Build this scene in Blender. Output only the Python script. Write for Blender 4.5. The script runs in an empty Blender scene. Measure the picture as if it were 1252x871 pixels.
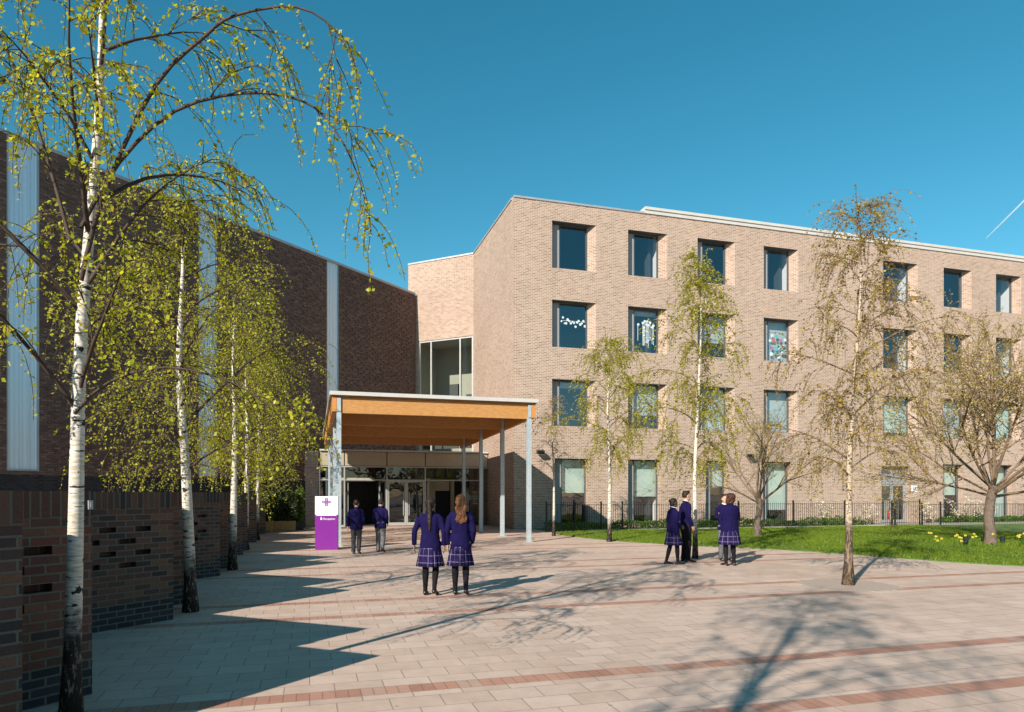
import bpy, bmesh, math, random
import numpy as np
from mathutils import Vector, Matrix, noise
R = math.radians
scene = bpy.context.scene
COL = scene.collection

# ------------------------------------------------------------------ camera, sky, sun, exposure
EYE = 1.7
F_PX, CX, HY = 835.0, 626.0, 603.0          # 24 mm shift lens on a 36 mm wide frame, horizon row
cam_data = bpy.data.cameras.new("camera")
cam = bpy.data.objects.new("camera", cam_data)
COL.objects.link(cam)
cam.location = (0, 0, EYE)
cam.rotation_euler = (R(90), 0, 0)
cam_data.sensor_width = 36.0
cam_data.lens = 24.0
cam_data.shift_x = 0.0
cam_data.shift_y = (HY - 435.5) / 1252.0
cam_data.clip_start = 0.05
cam_data.clip_end = 12000
scene.camera = cam

SUN_AZ, SUN_EL = 32.0, 27.5                  # direction the light travels, clockwise from +Y; height
world = bpy.data.worlds.new("World")
scene.world = world
world.use_nodes = True
wn, wl = world.node_tree.nodes, world.node_tree.links
wn.clear()
sky = wn.new("ShaderNodeTexSky")
sky.sky_type = 'NISHITA'
sky.sun_disc = False
sky.sun_elevation = R(SUN_EL)
sky.sun_rotation = R(180 + SUN_AZ)
sky.altitude = 300
sky.air_density = 1.0
sky.dust_density = 0.05
sky.ozone_density = 2.2
grade = wn.new("ShaderNodeHueSaturation")
grade.inputs["Hue"].default_value = 0.467
grade.inputs["Saturation"].default_value = 1.33
grade.inputs["Value"].default_value = 1.0
bg = wn.new("ShaderNodeBackground")
bg.inputs["Strength"].default_value = 0.09
wout = wn.new("ShaderNodeOutputWorld")
wl.new(sky.outputs[0], grade.inputs["Color"])
wl.new(grade.outputs[0], bg.inputs["Color"])
wl.new(bg.outputs[0], wout.inputs["Surface"])

sun_data = bpy.data.lights.new("sun", 'SUN')
sun_data.energy = 5.0
sun_data.angle = R(0.5)
sun_data.color = (1.0, 0.92, 0.80)
sun = bpy.data.objects.new("sun", sun_data)
COL.objects.link(sun)
SUN_DIR = Vector((math.sin(R(SUN_AZ)) * math.cos(R(SUN_EL)), math.cos(R(SUN_AZ)) * math.cos(R(SUN_EL)), -math.sin(R(SUN_EL))))
sun.rotation_euler = SUN_DIR.to_track_quat('-Z', 'Y').to_euler()
sun.location = (-10, -20, 20)

scene.view_settings.view_transform = 'Standard'
scene.view_settings.look = 'None'
scene.view_settings.exposure = 0.64
scene.view_settings.gamma = 1.0
scene.view_settings.use_curve_mapping = False
scene.render.engine = 'CYCLES'
scene.cycles.max_bounces = 8
scene.cycles.transparent_max_bounces = 16
scene.cycles.use_denoising = True

# ------------------------------------------------------------------ helpers
def gpt(px, py, z=0.0):
    """ground point (height z) seen at a photograph position"""
    d = (EYE - z) * F_PX / (py - HY)
    return Vector(((px - CX) / F_PX * d, d, z))

WLOC = {}

def link(o, parent=None, loc=(0, 0, 0)):
    COL.objects.link(o)
    if parent is not None:
        o.parent = parent
        WLOC[o.name] = WLOC[parent.name].copy()
    else:
        o.location = loc
        WLOC[o.name] = Vector(loc)
    return o

def tag(o, label=None, cat=None, group=None, kind=None):
    if label: o["label"] = label
    if cat: o["category"] = cat
    if group: o["group"] = group
    if kind: o["kind"] = kind
    return o

def thing(name, label, cat, loc=(0, 0, 0), group=None):
    o = bpy.data.objects.new(name, None)
    o.empty_display_size = 0.3
    link(o, None, loc)
    return tag(o, label, cat, group)

class MB:
    def __init__(self):
        self.v, self.f, self.m = [], [], []
    def vert(self, p):
        self.v.append((p[0], p[1], p[2])); return len(self.v) - 1
    def poly(self, pts, mi=0):
        i = len(self.v)
        self.v.extend([(p[0], p[1], p[2]) for p in pts])
        self.f.append(tuple(range(i, i + len(pts)))); self.m.append(mi)
    def box(self, c, size, ax=(1, 0, 0), ay=None, mi=0, bottom=True):
        c = Vector(c); ax = Vector(ax).normalized()
        ay = Vector((-ax.y, ax.x, 0)) if ay is None else Vector(ay).normalized()
        az = ax.cross(ay)
        hx, hy, hz = ax * size[0] / 2, ay * size[1] / 2, az * size[2] / 2
        i = len(self.v)
        for sz in (-1, 1):
            for sx, sy in ((-1, -1), (1, -1), (1, 1), (-1, 1)):
                self.v.append(tuple(c + hx * sx + hy * sy + hz * sz))
        fs = [(4, 5, 6, 7), (0, 1, 5, 4), (1, 2, 6, 5), (2, 3, 7, 6), (3, 0, 4, 7)]
        if bottom: fs.append((3, 2, 1, 0))
        for f in fs:
            self.f.append(tuple(i + k for k in f)); self.m.append(mi)
    def prism(self, poly, z0, z1, mi=0, bottom=True):
        n = len(poly); i = len(self.v)
        area = sum(poly[k][0] * poly[(k + 1) % n][1] - poly[(k + 1) % n][0] * poly[k][1] for k in range(n))
        if area < 0: poly = poly[::-1]
        for p in poly: self.v.append((p[0], p[1], z0))
        for p in poly: self.v.append((p[0], p[1], z1))
        for k in range(n):
            k2 = (k + 1) % n
            self.f.append((i + k, i + k2, i + n + k2, i + n + k)); self.m.append(mi)
        self.f.append(tuple(i + n + k for k in range(n))); self.m.append(mi)
        if bottom:
            self.f.append(tuple(i + k for k in reversed(range(n)))); self.m.append(mi)
    def tube(self, pts, radii, sides=6, cap=True, mi=0):
        pts = [Vector(p) for p in pts]
        n = len(pts); i0 = len(self.v)
        ref = None
        for k in range(n):
            t = (pts[min(k + 1, n - 1)] - pts[max(k - 1, 0)])
            if t.length < 1e-9: t = Vector((0, 0, 1))
            t.normalize()
            if ref is None:
                ref = Vector((1, 0, 0)) if abs(t.x) < 0.8 else Vector((0, 1, 0))
            a = (ref - t * ref.dot(t))
            if a.length < 1e-6: a = t.orthogonal()
            a.normalize(); b = t.cross(a); ref = a
            r = radii[k] if hasattr(radii, '__len__') else radii
            for s in range(sides):
                an = 2 * math.pi * s / sides
                self.v.append(tuple(pts[k] + a * (r * math.cos(an)) + b * (r * math.sin(an))))
        for k in range(n - 1):
            for s in range(sides):
                s2 = (s + 1) % sides
                self.f.append((i0 + k * sides + s, i0 + k * sides + s2, i0 + (k + 1) * sides + s2, i0 + (k + 1) * sides + s)); self.m.append(mi)
        if cap:
            self.f.append(tuple(i0 + s for s in reversed(range(sides)))); self.m.append(mi)
            self.f.append(tuple(i0 + (n - 1) * sides + s for s in range(sides))); self.m.append(mi)
    def loft(self, rings, mi=0, cap=True):
        """rings: (centre, half-axis vector a, half-axis vector b)"""
        S = 14; i0 = len(self.v)
        for c, a, b in rings:
            c, a, b = Vector(c), Vector(a), Vector(b)
            for s in range(S):
                an = 2 * math.pi * s / S
                self.v.append(tuple(c + a * math.cos(an) + b * math.sin(an)))
        for k in range(len(rings) - 1):
            for s in range(S):
                s2 = (s + 1) % S
                self.f.append((i0 + k * S + s, i0 + k * S + s2, i0 + (k + 1) * S + s2, i0 + (k + 1) * S + s)); self.m.append(mi)
        if cap:
            self.f.append(tuple(i0 + s for s in reversed(range(S)))); self.m.append(mi)
            e = i0 + (len(rings) - 1) * S
            self.f.append(tuple(e + s for s in range(S))); self.m.append(mi)
    def ellipsoid(self, c, rx, ry, rz, seg=14, rings=9, mi=0):
        c = Vector(c); i0 = len(self.v)
        self.v.append((c.x, c.y, c.z - rz))
        for k in range(1, rings):
            th = math.pi * k / rings
            for s in range(seg):
                an = 2 * math.pi * s / seg
                self.v.append((c.x + rx * math.sin(th) * math.cos(an), c.y + ry * math.sin(th) * math.sin(an), c.z - rz * math.cos(th)))
        self.v.append((c.x, c.y, c.z + rz))
        top = len(self.v) - 1
        for s in range(seg):
            s2 = (s + 1) % seg
            self.f.append((i0, i0 + 1 + s2, i0 + 1 + s)); self.m.append(mi)
            for k in range(rings - 2):
                a = i0 + 1 + k * seg
                self.f.append((a + s, a + s2, a + seg + s2, a + seg + s)); self.m.append(mi)
            a = i0 + 1 + (rings - 2) * seg
            self.f.append((a + s, a + s2, top)); self.m.append(mi)
    def mesh(self, name, off=Vector((0, 0, 0))):
        me = bpy.data.meshes.new(name)
        v = np.array(self.v, dtype=np.float64).reshape(-1, 3) - np.array(off)[None, :]
        me.from_pydata(v.tolist(), [], self.f)
        return me
    def build(self, name, mats, parent=None, smooth=False, uv=False, loc=(0, 0, 0)):
        if not isinstance(mats, (list, tuple)): mats = [mats]
        off = WLOC[parent.name] if parent is not None else Vector(loc)
        me = self.mesh(name, off)
        for m in mats: me.materials.append(m)
        if len(mats) > 1:
            me.polygons.foreach_set("material_index", self.m)
        if smooth:
            me.polygons.foreach_set("use_smooth", [True] * len(me.polygons))
        if uv: wall_uv(me, off)
        me.update()
        o = bpy.data.objects.new(name, me)
        return link(o, parent, loc)

def wall_uv(me, off):
    """metres along the wall and metres up, so that bricks keep their size on every wall"""
    lay = me.uv_layers.new(name="wall")
    n = len(me.loops)
    co = np.empty(len(me.vertices) * 3); me.vertices.foreach_get("co", co); co = co.reshape(-1, 3) + np.array(off)[None, :]
    vi = np.empty(n, dtype=np.int32); me.loops.foreach_get("vertex_index", vi)
    nf = len(me.polygons)
    me.update()
    nor = np.empty(nf * 3); me.polygons.foreach_get("normal", nor); nor = nor.reshape(-1, 3)
    tot = np.empty(nf, dtype=np.int32); me.polygons.foreach_get("loop_total", tot)
    fn = np.repeat(nor, tot, axis=0)
    p = co[vi]
    h = np.hypot(fn[:, 0], fn[:, 1]); flat = np.abs(fn[:, 2]) > 0.75
    hs = np.where(h < 1e-6, 1, h)
    tx, ty = -fn[:, 1] / hs, fn[:, 0] / hs
    u = p[:, 0] * tx + p[:, 1] * ty; v = p[:, 2].copy()
    u = np.where(flat, p[:, 0] * 0.959 + p[:, 1] * 0.284, u)
    v = np.where(flat, -p[:, 0] * 0.284 + p[:, 1] * 0.959, v)
    lay.data.foreach_set("uv", np.stack([u, v], 1).ravel())

def remesh_obj(name, mb, mat, parent, voxel, smooth_it=4, disp=0.0, disp_scale=8.0, extra=None):
    """closed pieces grown together into one continuous skin"""
    off = WLOC[parent.name]
    me = mb.mesh(name + "_raw", off)
    o = bpy.data.objects.new(name + "_raw", me); COL.objects.link(o)
    rm = o.modifiers.new("r", 'REMESH'); rm.mode = 'VOXEL'; rm.voxel_size = voxel; rm.use_smooth_shade = True
    sm = o.modifiers.new("s", 'SMOOTH'); sm.factor = 0.5; sm.iterations = smooth_it
    dg = bpy.context.evaluated_depsgraph_get()
    me2 = bpy.data.meshes.new_from_object(o.evaluated_get(dg))
    bpy.data.objects.remove(o); bpy.data.meshes.remove(me)
    me2.name = name
    if disp > 0:
        for v in me2.vertices:
            q = v.co * disp_scale
            d = noise.noise(Vector((q.x * 1.6, q.y * 1.6, q.z))) * disp + noise.noise(q * 2.7) * disp * 0.4
            v.co += v.normal * d
    me2.materials.clear()
    for m in (mat if isinstance(mat, (list, tuple)) else [mat]): me2.materials.append(m)
    me2.polygons.foreach_set("use_smooth", [True] * len(me2.polygons))
    if extra: extra(me2)
    o2 = bpy.data.objects.new(name, me2)
    return link(o2, parent)

# ------------------------------------------------------------------ materials
def newmat(name):
    m = bpy.data.materials.new(name); m.use_nodes = True
    nt = m.node_tree; nt.nodes.clear()
    out = nt.nodes.new("ShaderNodeOutputMaterial")
    return m, nt, nt.nodes, nt.links, out

def rgba(c): return (c[0], c[1], c[2], 1.0)

def ramp(N, stops, interp='LINEAR'):
    r = N.new("ShaderNodeValToRGB"); cr = r.color_ramp; cr.interpolation = interp
    while len(cr.elements) < len(stops): cr.elements.new(0.5)
    for e, (p, c) in zip(cr.elements, stops):
        e.position = p; e.color = rgba(c)
    return r

def mathn(N, L, op, a, b=None, c=None, clamp=False):
    n = N.new("ShaderNodeMath"); n.operation = op; n.use_clamp = clamp
    for k, x in enumerate((a, b, c)):
        if x is None: continue
        if isinstance(x, (int, float)): n.inputs[k].default_value = x
        else: L.new(x, n.inputs[k])
    return n.outputs[0]

def mixc(N, L, fac, a, b, mode='MIX'):
    n = N.new("ShaderNodeMix"); n.data_type = 'RGBA'; n.blend_type = mode
    for key, x in ((0, fac), (6, a), (7, b)):
        if isinstance(x, (int, float)): n.inputs[key].default_value = x
        elif isinstance(x, (tuple, list)): n.inputs[key].default_value = rgba(x)
        else: L.new(x, n.inputs[key])
    return n.outputs[2]

def noise_n(N, L, vec, scale, detail=4, rough=0.6):
    n = N.new("ShaderNodeTexNoise"); n.inputs["Scale"].default_value = scale
    n.inputs["Detail"].default_value = detail; n.inputs["Roughness"].default_value = rough
    if vec is not None: L.new(vec, n.inputs["Vector"])
    return n.outputs["Fac"]

def scaled(N, L, vec, s, rot=(0, 0, 0)):
    mp = N.new("ShaderNodeMapping"); mp.inputs["Scale"].default_value = s; mp.inputs["Rotation"].default_value = rot
    L.new(vec, mp.inputs["Vector"]); return mp.outputs[0]

def bump(N, L, height, strength, dist):
    b = N.new("ShaderNodeBump"); b.inputs["Strength"].default_value = strength; b.inputs["Distance"].default_value = dist
    L.new(height, b.inputs["Height"]); return b.outputs[0]

def simple(name, col, rough=0.6, metal=0.0, var=0.12, scale=6.0, bumps=0.0, spec=0.5, tint=None):
    """paint, metal, cloth: base colour with slight wear"""
    m, nt, N, L, out = newmat(name)
    p = N.new("ShaderNodeBsdfPrincipled")
    tc = N.new("ShaderNodeTexCoord")
    f = noise_n(N, L, tc.outputs["Object"], scale, 5, 0.65)
    dark = tuple(x * (1 - var * 1.6) for x in col); lite = tuple(min(1, x * (1 + var)) for x in (tint or col))
    r = ramp(N, [(0.28, dark), (0.72, lite)])
    L.new(f, r.inputs[0]); L.new(r.outputs[0], p.inputs["Base Color"])
    p.inputs["Roughness"].default_value = rough; p.inputs["Metallic"].default_value = metal
    p.inputs["Specular IOR Level"].default_value = spec
    if bumps > 0:
        f2 = noise_n(N, L, tc.outputs["Object"], scale * 6, 4)
        L.new(bump(N, L, f2, bumps, 0.01), p.inputs["Normal"])
    L.new(p.outputs[0], out.inputs[0])
    return m

def brick_mat(name, cols, mortar, bw=0.225, bh=0.075, ms=0.009, soldier=False, plinth=None, rough=0.85, bstr=0.6, vary=0.25):
    m, nt, N, L, out = newmat(name)
    p = N.new("ShaderNodeBsdfPrincipled"); p.inputs["Roughness"].default_value = rough
    p.inputs["Specular IOR Level"].default_value = 0.25
    uv = N.new("ShaderNodeUVMap"); uv.uv_map = "wall"
    vec = uv.outputs[0]
    if soldier: vec = scaled(N, L, vec, (1, 1, 1), (0, 0, R(90)))
    bt = N.new("ShaderNodeTexBrick"); L.new(vec, bt.inputs["Vector"])
    bt.offset = 0.5; bt.inputs["Scale"].default_value = 1.0
    bt.inputs["Brick Width"].default_value = bw; bt.inputs["Row Height"].default_value = bh
    bt.inputs["Mortar Size"].default_value = ms; bt.inputs["Mortar Smooth"].default_value = 0.2
    bt.inputs["Color1"].default_value = (0, 0, 0, 1); bt.inputs["Color2"].default_value = (1, 1, 1, 1)
    bt.inputs["Mortar"].default_value = (0.5, 0.5, 0.5, 1); bt.inputs["Bias"].default_value = 0.0
    n = len(cols)
    r = ramp(N, [((k + 0.5) / n, c) for k, c in enumerate(cols)])
    L.new(bt.outputs["Color"], r.inputs[0])
    tc = N.new("ShaderNodeTexCoord")
    big = noise_n(N, L, tc.outputs["Object"], 0.35, 4)
    fine = noise_n(N, L, tc.outputs["Object"], 45, 4)
    g = mathn(N, L, 'ADD', mathn(N, L, 'MULTIPLY', big, vary * 1.2), mathn(N, L, 'MULTIPLY', fine, vary * 1.6))
    g = mathn(N, L, 'ADD', g, 1 - vary * 1.4)
    gc = N.new("ShaderNodeCombineColor"); [L.new(g, gc.inputs[k]) for k in range(3)]
    col = r.outputs[0]
    if plinth:
        geo = N.new("ShaderNodeNewGeometry"); sx = N.new("ShaderNodeSeparateXYZ"); L.new(geo.outputs["Position"], sx.inputs[0])
        lo = mathn(N, L, 'LESS_THAN', sx.outputs["Z"], plinth[0])
        r2 = ramp(N, [(0.2, plinth[1]), (0.8, plinth[2])]); L.new(bt.outputs["Color"], r2.inputs[0])
        col = mixc(N, L, lo, col, r2.outputs[0])
    col = mixc(N, L, bt.outputs["Fac"], col, mortar)
    col = mixc(N, L, 1.0, col, gc.outputs[0], 'MULTIPLY')
    L.new(col, p.inputs["Base Color"])
    h = mathn(N, L, 'ADD', mathn(N, L, 'MULTIPLY', bt.outputs["Fac"], -1.0), mathn(N, L, 'MULTIPLY', fine, 0.35))
    L.new(bump(N, L, h, bstr, 0.008), p.inputs["Normal"])
    L.new(p.outputs[0], out.inputs[0])
    return m

def glass_mat(name, tint=(0.75, 0.88, 0.9), ior=1.9, rough=0.01):
    m, nt, N, L, out = newmat(name)
    t = N.new("ShaderNodeBsdfTransparent"); t.inputs[0].default_value = rgba(tint)
    g = N.new("ShaderNodeBsdfGlossy"); g.inputs["Roughness"].default_value = rough; g.inputs[0].default_value = (0.95, 0.97, 1, 1)
    lw = N.new("ShaderNodeLayerWeight"); lw.inputs["Blend"].default_value = 0.5
    f0 = ((ior - 1) / (ior + 1)) ** 2
    frf = mathn(N, L, 'MULTIPLY_ADD', mathn(N, L, 'POWER', lw.outputs["Facing"], 4.0), 1 - f0, f0)
    tc = N.new("ShaderNodeTexCoord")
    w = noise_n(N, L, tc.outputs["Object"], 0.9, 2)
    bn = bump(N, L, w, 0.06, 0.05); L.new(bn, g.inputs["Normal"]); 
    mx = N.new("ShaderNodeMixShader"); L.new(frf, mx.inputs[0]); L.new(t.outputs[0], mx.inputs[1]); L.new(g.outputs[0], mx.inputs[2])
    L.new(mx.outputs[0], out.inputs[0])
    return m

def leaf_mat(name, cols, trans=0.45):
    m, nt, N, L, out = newmat(name)
    geo = N.new("ShaderNodeNewGeometry")
    n = len(cols)
    r = ramp(N, [((k + 0.5) / n, c) for k, c in enumerate(cols)])
    L.new(geo.outputs["Random Per Island"], r.inputs[0])
    d = N.new("ShaderNodeBsdfPrincipled"); d.inputs["Roughness"].default_value = 0.45; d.inputs["Specular IOR Level"].default_value = 0.35
    L.new(r.outputs[0], d.inputs["Base Color"])
    t = N.new("ShaderNodeBsdfTranslucent")
    tcx = mixc(N, L, 1.0, r.outputs[0], (1.5, 1.45, 0.6), 'MULTIPLY'); L.new(tcx, t.inputs[0])
    mx = N.new("ShaderNodeMixShader"); mx.inputs[0].default_value = trans
    L.new(d.outputs[0], mx.inputs[1]); L.new(t.outputs[0], mx.inputs[2]); L.new(mx.outputs[0], out.inputs[0])
    return m

def birch_mat(name, base_z=0.8, dark=(0.025, 0.02, 0.018), white=(0.62, 0.58, 0.52), tan=(0.42, 0.33, 0.24), amount=0.42):
    m, nt, N, L, out = newmat(name)
    p = N.new("ShaderNodeBsdfPrincipled"); p.inputs["Roughness"].default_value = 0.75; p.inputs["Specular IOR Level"].default_value = 0.25
    tc = N.new("ShaderNodeTexCoord"); ob = tc.outputs["Object"]
    sx = N.new("ShaderNodeSeparateXYZ"); L.new(ob, sx.inputs[0])
    len_ = noise_n(N, L, scaled(N, L, ob, (5, 5, 34)), 1.0, 3)
    marks = mathn(N, L, 'GREATER_THAN', len_, 0.625)
    blot = noise_n(N, L, scaled(N, L, ob, (7, 7, 9)), 1.0, 4)
    marks2 = mathn(N, L, 'GREATER_THAN', blot, 0.645)
    fine = noise_n(N, L, scaled(N, L, ob, (10, 10, 70)), 1.0, 4)
    r = ramp(N, [(0.35, tan), (0.55, white), (0.8, tuple(min(1, x * 1.12) for x in white))]); L.new(fine, r.inputs[0])
    mk = mathn(N, L, 'MAXIMUM', marks, marks2)
    col = mixc(N, L, mk, r.outputs[0], dark)
    fis = noise_n(N, L, scaled(N, L, ob, (26, 26, 7)), 1.0, 5, 0.7)
    hz = mathn(N, L, 'ADD', sx.outputs["Z"], mathn(N, L, 'MULTIPLY', blot, 0.7))
    basef = mathn(N, L, 'MULTIPLY', mathn(N, L, 'SUBTRACT', base_z + 0.42, hz), 3.5, clamp=True)
    fr = ramp(N, [(amount - 0.06, tuple(x * 0.75 for x in tan)), (amount + 0.03, dark), (0.62, dark), (0.68, tuple(x * 0.8 for x in white))]); L.new(fis, fr.inputs[0])
    col = mixc(N, L, basef, col, fr.outputs[0])
    L.new(col, p.inputs["Base Color"])
    hgt = mathn(N, L, 'MULTIPLY', fis, basef)
    hgt = mathn(N, L, 'ADD', hgt, mathn(N, L, 'MULTIPLY', fine, 0.2))
    L.new(bump(N, L, hgt, 0.8, 0.02), p.inputs["Normal"])
    L.new(p.outputs[0], out.inputs[0])
    return m

M = {}
M['beige_brick'] = brick_mat("beige_brick", [(0.24, 0.150, 0.108), (0.335, 0.222, 0.165), (0.30, 0.195, 0.142), (0.40, 0.272, 0.21), (0.35, 0.232, 0.178)], (0.52, 0.43, 0.36), bstr=0.8, ms=0.012, vary=0.23)
M['dark_brick'] = brick_mat("dark_brick", [(0.105, 0.066, 0.055), (0.155, 0.099, 0.08), (0.125, 0.08, 0.066), (0.205, 0.135, 0.108)], (0.085, 0.065, 0.056), bstr=0.8, vary=0.14)
M['garden_brick'] = brick_mat("garden_brick", [(0.055, 0.041, 0.040), (0.155, 0.058, 0.040), (0.10, 0.056, 0.045), (0.19, 0.088, 0.055), (0.08, 0.050, 0.045), (0.15, 0.068, 0.046)], (0.15, 0.125, 0.10), ms=0.010,
                             plinth=(0.30, (0.030, 0.032, 0.038), (0.046, 0.048, 0.055)), bstr=1.0, vary=0.35)
M['soldier_brick'] = brick_mat("soldier_brick", [(0.045, 0.036, 0.036), (0.115, 0.052, 0.038), (0.075, 0.046, 0.038), (0.135, 0.068, 0.046)], (0.13, 0.11, 0.088), bw=0.6, bh=0.075, ms=0.011, soldier=True, bstr=1.0, vary=0.35)
M['blue_brick'] = brick_mat("blue_brick", [(0.02, 0.021, 0.026), (0.035, 0.034, 0.04)], (0.05, 0.05, 0.05))
M['glass'] = glass_mat("window_glass", (0.89, 0.92, 0.92), 2.35)
M['lobby_glass'] = glass_mat("lobby_glass", (0.80, 0.83, 0.79), 1.75)
M['grey_metal'] = simple("grey_metal", (0.30, 0.31, 0.32), 0.45, 0.1, 0.06, 3)
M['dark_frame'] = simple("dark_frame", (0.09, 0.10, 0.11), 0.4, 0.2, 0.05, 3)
M['frame'] = simple("silver_frame", (0.42, 0.43, 0.42), 0.4, 0.3, 0.06, 3)
M['vent'] = simple("vent_panel_grey", (0.30, 0.295, 0.30), 0.55, 0.0, 0.05, 2)
M['white_metal'] = simple("white_metal", (0.50, 0.485, 0.46), 0.5, 0.0, 0.06, 1.5)
M['coping'] = simple("coping_metal", (0.36, 0.38, 0.40), 0.45, 0.3, 0.08, 2)
M['blind'] = simple("blind_mint", (0.43, 0.54, 0.50), 0.9, 0, 0.03, 1)
M['blind_grey'] = simple("blind_grey", (0.42, 0.48, 0.50), 0.9, 0, 0.03, 1)
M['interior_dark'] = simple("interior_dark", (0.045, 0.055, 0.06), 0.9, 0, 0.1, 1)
M['interior_pale'] = simple("interior_pale", (0.42, 0.41, 0.365), 0.9, 0, 0.03, 1)
M['interior_cream'] = simple("interior_cream", (0.62, 0.52, 0.40), 0.9, 0, 0.03, 1)
M['roofing'] = simple("roofing", (0.22, 0.22, 0.22), 0.9, 0, 0.15, 0.5)
M['bronze_panel'] = simple("bronze_panel", (0.43, 0.37, 0.27), 0.5, 0.15, 0.05, 1.5)
M['black_metal'] = simple("black_metal", (0.012, 0.013, 0.014), 0.4, 0.0, 0.1, 6)
M['white_plain'] = simple("white_paint", (0.82, 0.80, 0.82), 0.4, 0, 0.02, 2)
M['purple'] = simple("sign_purple", (0.175, 0.013, 0.235), 0.35, 0, 0.04, 2)
M['red'] = simple("red_paint", (0.55, 0.03, 0.03), 0.3, 0, 0.05, 3)
M['concrete'] = simple("pale_concrete", (0.42, 0.38, 0.33), 0.85, 0, 0.12, 2.0, 0.2)

def galv_mat(name):
    m, nt, N, L, out = newmat(name)
    p = N.new("ShaderNodeBsdfPrincipled")
    tc = N.new("ShaderNodeTexCoord")
    vo = N.new("ShaderNodeTexVoronoi"); vo.inputs["Scale"].default_value = 14
    L.new(tc.outputs["Object"], vo.inputs["Vector"])
    f = noise_n(N, L, scaled(N, L, tc.outputs["Object"], (4, 4, 1.2)), 1.0, 5)
    mx = mathn(N, L, 'ADD', mathn(N, L, 'MULTIPLY', vo.outputs["Color"], 0.35), mathn(N, L, 'MULTIPLY', f, 0.65))
    r = ramp(N, [(0.2, (0.36, 0.42, 0.46)), (0.6, (0.48, 0.54, 0.58)), (0.85, (0.57, 0.62, 0.65))]); L.new(mx, r.inputs[0])
    L.new(r.outputs[0], p.inputs["Base Color"]); p.inputs["Metallic"].default_value = 0.35; p.inputs["Roughness"].default_value = 0.45
    L.new(p.outputs[0], out.inputs[0]); return m
M['galv'] = galv_mat("galvanised_steel")

def ribbed_mat(name):
    """vertical channel glass"""
    m, nt, N, L, out = newmat(name)
    p = N.new("ShaderNodeBsdfPrincipled"); uv = N.new("ShaderNodeUVMap"); uv.uv_map = "wall"
    sx = N.new("ShaderNodeSeparateXYZ"); L.new(uv.outputs[0], sx.inputs[0])
    w = mathn(N, L, 'SINE', mathn(N, L, 'MULTIPLY', sx.outputs["X"], 2 * math.pi / 0.125))
    w01 = mathn(N, L, 'MULTIPLY_ADD', w, 0.5, 0.5)
    r = ramp(N, [(0.0, (0.50, 0.65, 0.76)), (0.35, (0.56, 0.71, 0.82)), (1.0, (0.60, 0.74, 0.84))]); L.new(w01, r.inputs[0])
    L.new(r.outputs[0], p.inputs["Base Color"]); p.inputs["Roughness"].default_value = 0.3; p.inputs["Metallic"].default_value = 0.25
    L.new(bump(N, L, w01, 0.15, 0.01), p.inputs["Normal"]); L.new(p.outputs[0], out.inputs[0]); return m
M['ribbed'] = ribbed_mat("channel_glass")

def timber_mat(name, c1, c2, grain):
    m, nt, N, L, out = newmat(name)
    p = N.new("ShaderNodeBsdfPrincipled"); p.inputs["Roughness"].default_value = 0.55
    tc = N.new("ShaderNodeTexCoord")
    v = scaled(N, L, tc.outputs["Object"], grain, (0, 0, R(-16.5)))
    f = noise_n(N, L, v, 1.0, 6, 0.7)
    r = ramp(N, [(0.3, c1), (0.7, c2)]); L.new(f, r.inputs[0])
    L.new(r.outputs[0], p.inputs["Base Color"]); L.new(bump(N, L, f, 0.2, 0.004), p.inputs["Normal"])
    L.new(p.outputs[0], out.inputs[0]); return m
M['glulam'] = timber_mat("glulam_timber", (0.36, 0.165, 0.045), (0.53, 0.265, 0.088), (1.2, 22, 22))
M['glulam_side'] = timber_mat("glulam_timber_side", (0.40, 0.16, 0.035), (0.60, 0.27, 0.075), (22, 1.2, 22))
M['ply'] = timber_mat("plywood_soffit", (0.22, 0.09, 0.024), (0.34, 0.15, 0.045), (2, 8, 8))
M['planter_wood'] = timber_mat("planter_timber", (0.32, 0.19, 0.06), (0.50, 0.32, 0.11), (2, 20, 20))

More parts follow.
